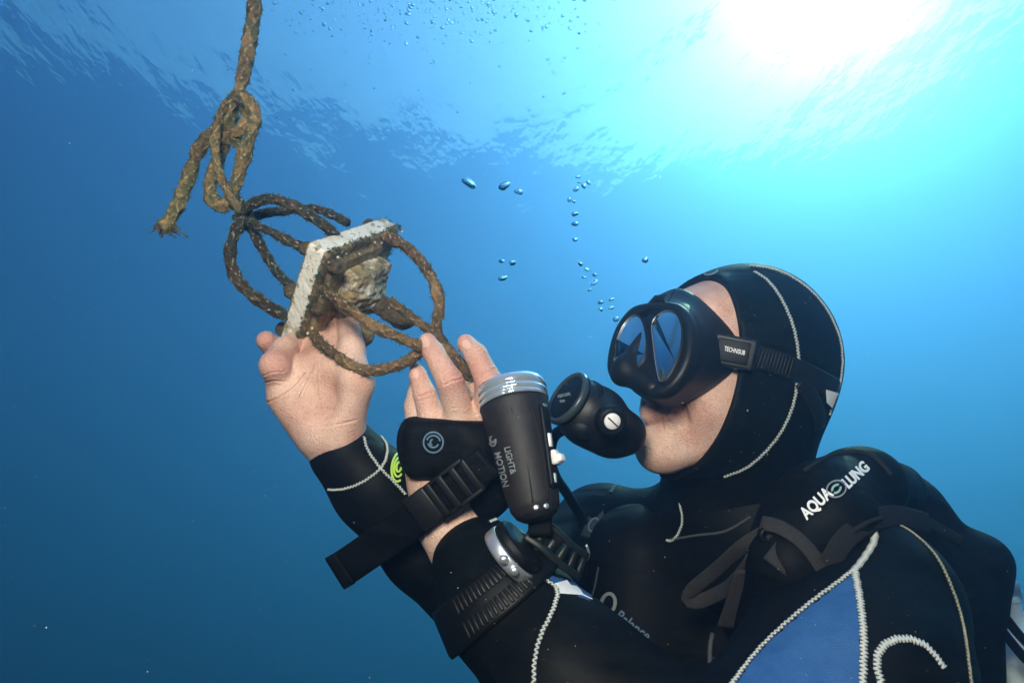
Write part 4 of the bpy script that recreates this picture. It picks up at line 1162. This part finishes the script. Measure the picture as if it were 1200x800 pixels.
def hairs(P, Nn, n, l0, l1, r=.00022, droop=.3):
    bits = []
    for q in range(n):
        i_ = random.randrange(len(P)); p = P[i_]; d = unit(Nn[i_]+np.array([random.uniform(-.7, .7) for _ in range(3)])); l_ = random.uniform(l0, l1)
        g = np.array([random.uniform(-.3, .3), random.uniform(-.5, .2), random.uniform(-.3, .3)])
        bits.append(tube(np.array([p, p+d*l_*.5, p+d*l_+g*l_*droop]), [r, r*.8, r*.3], 3, cap=False))
    return join(bits)
M_algae = surf('green_algae_hair', (.045, .115, .085), .8, vary=(.11, .10, .045), vscale=150)
EP = []; EN = []
for q in range(500):
    a_ = random.random(); k_ = random.choice([0, 1, 2, 3, 1, 1])
    u0, v0, d = ((a_, 0, -e2), (1, a_, e1), (a_, 1, e2), (0, a_, -e1))[k_]
    EP.append(pl(u0, v0, -random.uniform(0, .006)*(1 if k_ != 1 else 4))); EN.append(unit(d*.6+pn*.6))
V, F = hairs(np.array(EP), np.array(EN), 3200, .0015, .005); o = part('algae_hair', V, F, M_algae, plate); o['kind'] = 'stuff'

# ------------------------------------------------------------------ rope
def rope_material(name, c0, c1, cg, ch, glo, ghi):
    global N, L, tc
    m, N, L = new_mat(name)
    b = N['Principled BSDF']; tc = N.new('ShaderNodeTexCoord'); at = N.new('ShaderNodeAttribute'); at.attribute_name = 'ridge'
    n1, r1 = ramp(170, 8, .34, .68, c0, c1, .75)
    n2, r2 = ramp(70, 8, glo, ghi, (0, 0, 0, 1), (.85, .85, .85, 1), .7)
    n3, r3 = ramp(300, 5, .52, .60, (0, 0, 0, 1), (1, 1, 1, 1), .7)
    n5, r5 = ramp(16, 4, .50, .66, (0, 0, 0, 1), (.8, .8, .8, 1), .6)
    base = mixc(r5.outputs[0], r1.outputs[0], tuple(min(1, q*1.7) for q in c1[:3])+(1,))
    base = mixc(r2.outputs[0], base, cg)
    mm = N.new('ShaderNodeMath'); mm.operation = 'MULTIPLY'; L.new(at.outputs['Fac'], mm.inputs[0]); L.new(r3.outputs[0], mm.inputs[1])
    fin = mixc(mm.outputs[0], base, ch); L.new(fin, b.inputs['Base Color']); b.inputs['Roughness'].default_value = .8
    b.inputs['Specular IOR Level'].default_value = .25
    bp_ = N.new('ShaderNodeBump'); bp_.inputs['Distance'].default_value = .0030; bp_.inputs['Strength'].default_value = 1; L.new(n1.outputs[0], bp_.inputs['Height']); L.new(bp_.outputs[0], b.inputs['Normal'])
    return m
M_rope_top = rope_material('rope_ochre_tone', (.030, .020, .009, 1), (.27, .18, .075, 1), (.055, .085, .036, 1), (.66, .54, .30, 1), .44, .58)
M_rope_dark = rope_material('rope_dark_tone', (.010, .008, .005, 1), (.085, .054, .028, 1), (.014, .034, .026, 1), (.58, .44, .28, 1), .40, .56)  # same rope in a darker, greener tone, for the strands on the knot side
M_rope_brown = rope_material('rope_brown_tone', (.024, .015, .008, 1), (.22, .135, .062, 1), (.035, .055, .030, 1), (.68, .46, .28, 1), .52, .64)
M_rope = M_rope_top
rope = thing('rope', 'brown weathered rope hanging from above, knotted and threaded through the white plate', 'rope', c(283, 246, .69))
fuzzP = []; fuzzN = []
def strand(pts, r_px, name='bridle_strand', taper=None, label=None):
    C = spline([c(*p) for p in pts], .0009); d0 = np.mean([p[2] for p in pts]); r = r_px*d0/800
    wob = lump(.12, 260, int(abs(pts[0][0])*7+abs(pts[0][1]))%1000)
    pitch = r*6.4
    def fn(s_, th):
        ph = 2*math.pi*s_/pitch
        a = np.cos(4*th-2*ph); b_ = np.cos(4*th+2*ph); w_ = .5+.5*np.tanh(3*np.sin(4*th)*np.sin(2*ph))
        return .83+.20*np.clip(w_*a+(1-w_)*b_, -.3, 1)+.03*np.sin(s_*2100+th*5)*np.cos(s_*1300-3*th)
    T, Nr, B = frames(C); seg = 28; th = np.linspace(0, 2*math.pi, seg, endpoint=False)
    s_ = np.concatenate([[0], np.cumsum(np.linalg.norm(np.diff(C, axis=0), axis=1))])
    q = fn(s_[:, None], th[None]); rr = np.full(len(C), r)*(1+wob(C))
    if taper is not None: rr = rr*np.interp(np.linspace(0, 1, len(C)), np.linspace(0, 1, len(taper)), taper)
    V, F = tube(C, rr, seg, fn=lambda a, b_: q)
    o = part(name, V, F, M_rope, rope, label=label)
    a = o.data.attributes.new('ridge', 'FLOAT', 'POINT'); a.data.foreach_set('value', np.clip((q.ravel()-.96)*12, 0, 1).astype(np.float32))
    D = np.cos(th)[None, :, None]*Nr[:, None]+np.sin(th)[None, :, None]*B[:, None]
    P = (C[:, None]+rr[:, None, None]*.9*D).reshape(-1, 3); k = np.random.default_rng(len(C)).choice(len(P), min(len(P), len(C)*2), replace=False)
    fuzzP.append(P[k]); fuzzN.append(D.reshape(-1, 3)[k])
    return o
up_ = np.array((0, math.cos(PITCH), math.sin(PITCH)))
def px_of(p): return (600+p[0]/p[2]*800, 400-p[1]/p[2]*800, p[2])
strand([px_of(c(306, -60, .70)+up_*q+np.array((.01*math.sin(q*5), 0, .01*math.sin(q*3)))) for q in (1.6, 1.2, .8, .4, .0)], 8.0, 'hanging_line')
strand([(306, -60, .70), (301, -20, .70), (298, 12, .70), (293, 45, .695), (287, 80, .69), (281, 106, .688), (274, 128, .690), (262, 160, .70)], 8.2, 'hanging_line', [.75, .8, 1.05, 1.1, .95, .85, .9])
strand([(262, 168, .690), (266, 143, .684), (271, 122, .680), (281, 114, .676), (293, 122, .674), (298, 140, .674), (292, 163, .676), (284, 190, .680), (277, 214, .684), (270, 234, .690), (259, 241, .694), (248, 232, .696), (247, 215, .697), (253, 196, .696), (259, 178, .694), (265, 156, .692), (272, 134, .69)], 8.0, 'knot_loop')
strand([(283, 249, .686), (271, 232, .676), (258, 205, .672), (252, 175, .672), (255, 146, .674), (266, 120, .680), (280, 112, .690), (290, 128, .70)], 5.0, 'knot_loop')
strand([(285, 120, .690), (289, 138, .682), (282, 152, .680), (275, 158, .686), (282, 172, .694)], 6.5, 'knot_loop')
strand([(276, 132, .700), (260, 148, .704), (243, 162, .702), (232, 178, .700), (222, 205, .697), (211, 235, .695), (199, 257, .694), (190, 266, .694)], 8.0, 'rope_tail', [1, 1, 1.02, 1.05, 1.05, 1.0, 1.1])
bits = []
for q in range(60):
    p = c(194+random.uniform(-8, 8), 263+random.uniform(-5, 5), .694); e = p+np.array((random.uniform(-.008, .012), -random.uniform(.004, .012), random.uniform(-.006, .006)))
    bits.append(tube(np.array([p, (p+e)/2+np.array((random.uniform(-.002, .002), 0, 0)), e]), [.0012, .0009, .0004], 4))
bits.append(tube(spline([c(200, 262, .69), c(208, 270, .69), c(214, 273, .688), c(220, 278, .688)], .002), .0009, 5))
V, F = join(bits); o = part('frayed_end', V, F, M_rope, rope); o['kind'] = 'stuff'
# bridle, knot side
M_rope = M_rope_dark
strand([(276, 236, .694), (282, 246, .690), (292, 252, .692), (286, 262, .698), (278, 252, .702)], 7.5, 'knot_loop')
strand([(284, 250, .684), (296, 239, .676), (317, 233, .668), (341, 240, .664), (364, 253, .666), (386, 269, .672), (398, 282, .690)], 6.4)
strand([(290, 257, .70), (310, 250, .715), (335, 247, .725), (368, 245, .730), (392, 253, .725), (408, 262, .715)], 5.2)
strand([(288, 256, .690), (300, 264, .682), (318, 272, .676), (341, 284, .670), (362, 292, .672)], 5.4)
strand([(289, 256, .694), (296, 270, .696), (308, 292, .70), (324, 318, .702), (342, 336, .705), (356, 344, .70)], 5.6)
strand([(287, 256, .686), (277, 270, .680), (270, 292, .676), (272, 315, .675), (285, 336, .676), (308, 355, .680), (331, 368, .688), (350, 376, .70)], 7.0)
# bridle, far side
M_rope = M_rope_brown
strand([(378, 338, .668), (390, 347, .650), (410, 362, .642), (434, 380, .640), (460, 392, .640), (490, 404, .642), (518, 408, .652), (535, 418, .660)], 6.6)
strand([(450, 277, .715), (462, 281, .705), (478, 291, .695), (497, 311, .685), (510, 335, .675), (515, 359, .668), (511, 385, .660), (518, 404, .656), (532, 420, .656), (543, 432, .660), (552, 442, .668)], 6.8)
strand([(368, 392, .690), (376, 403, .672), (392, 414, .660), (410, 427, .652), (432, 434, .648), (456, 431, .648), (477, 423, .648), (495, 411, .650), (512, 405, .658)], 6.2)
strand([(456, 352, .648), (467, 360, .648), (484, 373, .652), (503, 387, .658), (520, 404, .663), (534, 418, .664), (546, 432, .668)], 5.6)
strand([(512, 392, .662), (520, 402, .668), (522, 412, .664), (514, 408, .658)], 6.0, 'knot_loop')
V, F = hairs(np.concatenate(fuzzP), np.concatenate(fuzzN), 24000, .0009, .0042, .00017); o = part('algae_hair', V, F, M_algae, rope); o['kind'] = 'stuff'

# ------------------------------------------------------------------ air bubbles and drifting specks
m, N, L = new_mat('air_bubble'); N.clear(); out = N.new('ShaderNodeOutputMaterial'); g = N.new('ShaderNodeBsdfGlass'); g.inputs['IOR'].default_value = .75; g.inputs['Roughness'].default_value = .0
L.new(g.outputs[0], out.inputs[0]); M_bub = m
def bubble_mesh(seed, seg=18):
    r = np.random.default_rng(seed); bm = bmesh.new(); bmesh.ops.create_icosphere(bm, subdivisions=3, radius=1)
    a, b_, ph = r.uniform(.05, .35), r.uniform(.05, .28), r.uniform(0, 6.28)
    for v in bm.verts:
        x, y, z = v.co; k = 1+a*math.sin(2*x+ph)*y+b_*math.cos(3*y+ph)*x
        z = z*(1 if z > 0 else .75)+.10*x*b_*4; v.co = Vector((x*k, y*k, z*k*(.50+.28*(seed % 3)/2)))
    me = bpy.data.meshes.new('air_bubble'); bm.to_mesh(me); bm.free(); me.shade_smooth(); me.materials.append(M_bub); return me
BM = [bubble_mesh(q) for q in range(6)]
def bubble(x, y, r, d, label, group, k=None, flat=1.0):
    o = bpy.data.objects.new('air_bubble', BM[k if k is not None else random.randrange(6)]); col.objects.link(o)
    o.location = Vector(W(c(x, y, d))); s_ = r*d/800*.80; o.scale = (s_*random.uniform(1.0, 1.25), s_*random.uniform(.9, 1.1), s_)
    o.rotation_euler = (random.uniform(-.5, .5), random.uniform(-.5, .5), random.uniform(0, 6.28)); tag(o, label, 'air bubble', group)
    return o
GB = 'bubbles rising past the mask'
for x, y, r, lab in ((550, 215, 9, 'largest flat air bubble, left end of the row of three above the torch'), (590.5, 218, 8, 'long flat air bubble, middle of the row of three above the torch'), (608, 224.5, 5.5, 'small tilted air bubble, right end of the row of three above the torch'),
                     (756, 305, 5.5, 'round lone air bubble in the open water above the mask'), (722, 374, 4.5, 'air bubble touching the upper left corner of the mask frame'),
                     (587.5, 306, 4.6, 'flat air bubble, upper left of the trio right of the plate'), (600.5, 308.5, 4.8, 'air bubble, right one of the trio right of the plate'), (589, 326.5, 5.6, 'air bubble, lowest of the trio right of the plate'),
                     (674, 251, 4.8, 'tilted air bubble, highest of three in single file above the regulator'), (674, 262.5, 4.4, 'round air bubble, middle of three in single file above the regulator'), (673.5, 281, 4.2, 'air bubble, lowest of three in single file above the regulator')):
    bubble(x, y, r, .80, lab, GB)
for x, y, r in ((677, 207.5, 4), (679, 214, 3.4), (684, 218, 4.4), (689.5, 214, 3.4), (675, 222, 4.2), (667, 234, 3.5), (672.5, 236, 3.2)):
    bubble(x, y, r, .82, 'small air bubble in the top cluster of the column above the regulator', 'top cluster of the bubble column')
for x, y, r in ((680, 309.5, 4), (687.5, 316, 3.4), (684, 325, 3), (697, 322, 3.6), (695.5, 332.5, 3.6), (698.5, 330, 3), (691, 340, 3.2)):
    bubble(x, y, r, .80, 'small air bubble in the middle cluster of the column above the regulator', 'middle cluster of the bubble column')
for x, y, r in ((704, 354.5, 3.8), (704.5, 362.5, 3.5), (716.5, 351, 4.8), (716, 361, 4)):
    bubble(x, y, r, .79, 'small air bubble in the cluster just above the corner of the mask', 'bubbles beside the mask')
rb = random.Random(11)
for q in range(285):
    x = rb.gauss(510, 85) if q < 200 else rb.uniform(260, 700); y = abs(rb.gauss(0, 34)) if q < 200 else rb.uniform(0, 190)*rb.random()
    if not (255 < x < 720) or y > 195: continue
    if 270 < x < 312: x += 60
    bubble(x, y-2, rb.choice([1.0, 1.2, 1.4, 1.6, 2.0, 2.6]) if y < 80 else rb.uniform(.9, 2.2), rb.uniform(1.3, 1.9), 'tiny air bubble in the swarm near the water surface', 'swarm of tiny bubbles near the surface')
bits = []
for q in range(800):
    d = rb.uniform(.35, 1.3); x = rb.uniform(-20, 1220); y = rb.uniform(-20, 820)
    if d > .55 and (rb.random() < .5) and x > 640 and y > 320: continue
    p = c(x, y, d); r_ = rb.uniform(.30, .60)*d/800*(1.6 if rb.random() < .08 else 1)
    a_ = np.array([(1, 0, 0), (-1, 0, 0), (0, 1, 0), (0, -1, 0), (0, 0, 1), (0, 0, -1)])*r_*np.array([rb.uniform(.6, 1.4) for _ in range(3)])
    bits.append((p+a_, [[0, 2, 4], [2, 1, 4], [1, 3, 4], [3, 0, 4], [2, 0, 5], [1, 2, 5], [3, 1, 5], [0, 3, 5]]))
V, F = join(bits); o = part('drifting_specks', V, F, surf('pale_speck', (.8, .82, .76), .8), None); o['kind'] = 'stuff'
o['label'] = 'pale specks of silt and plankton drifting in the water'; o['category'] = 'silt'
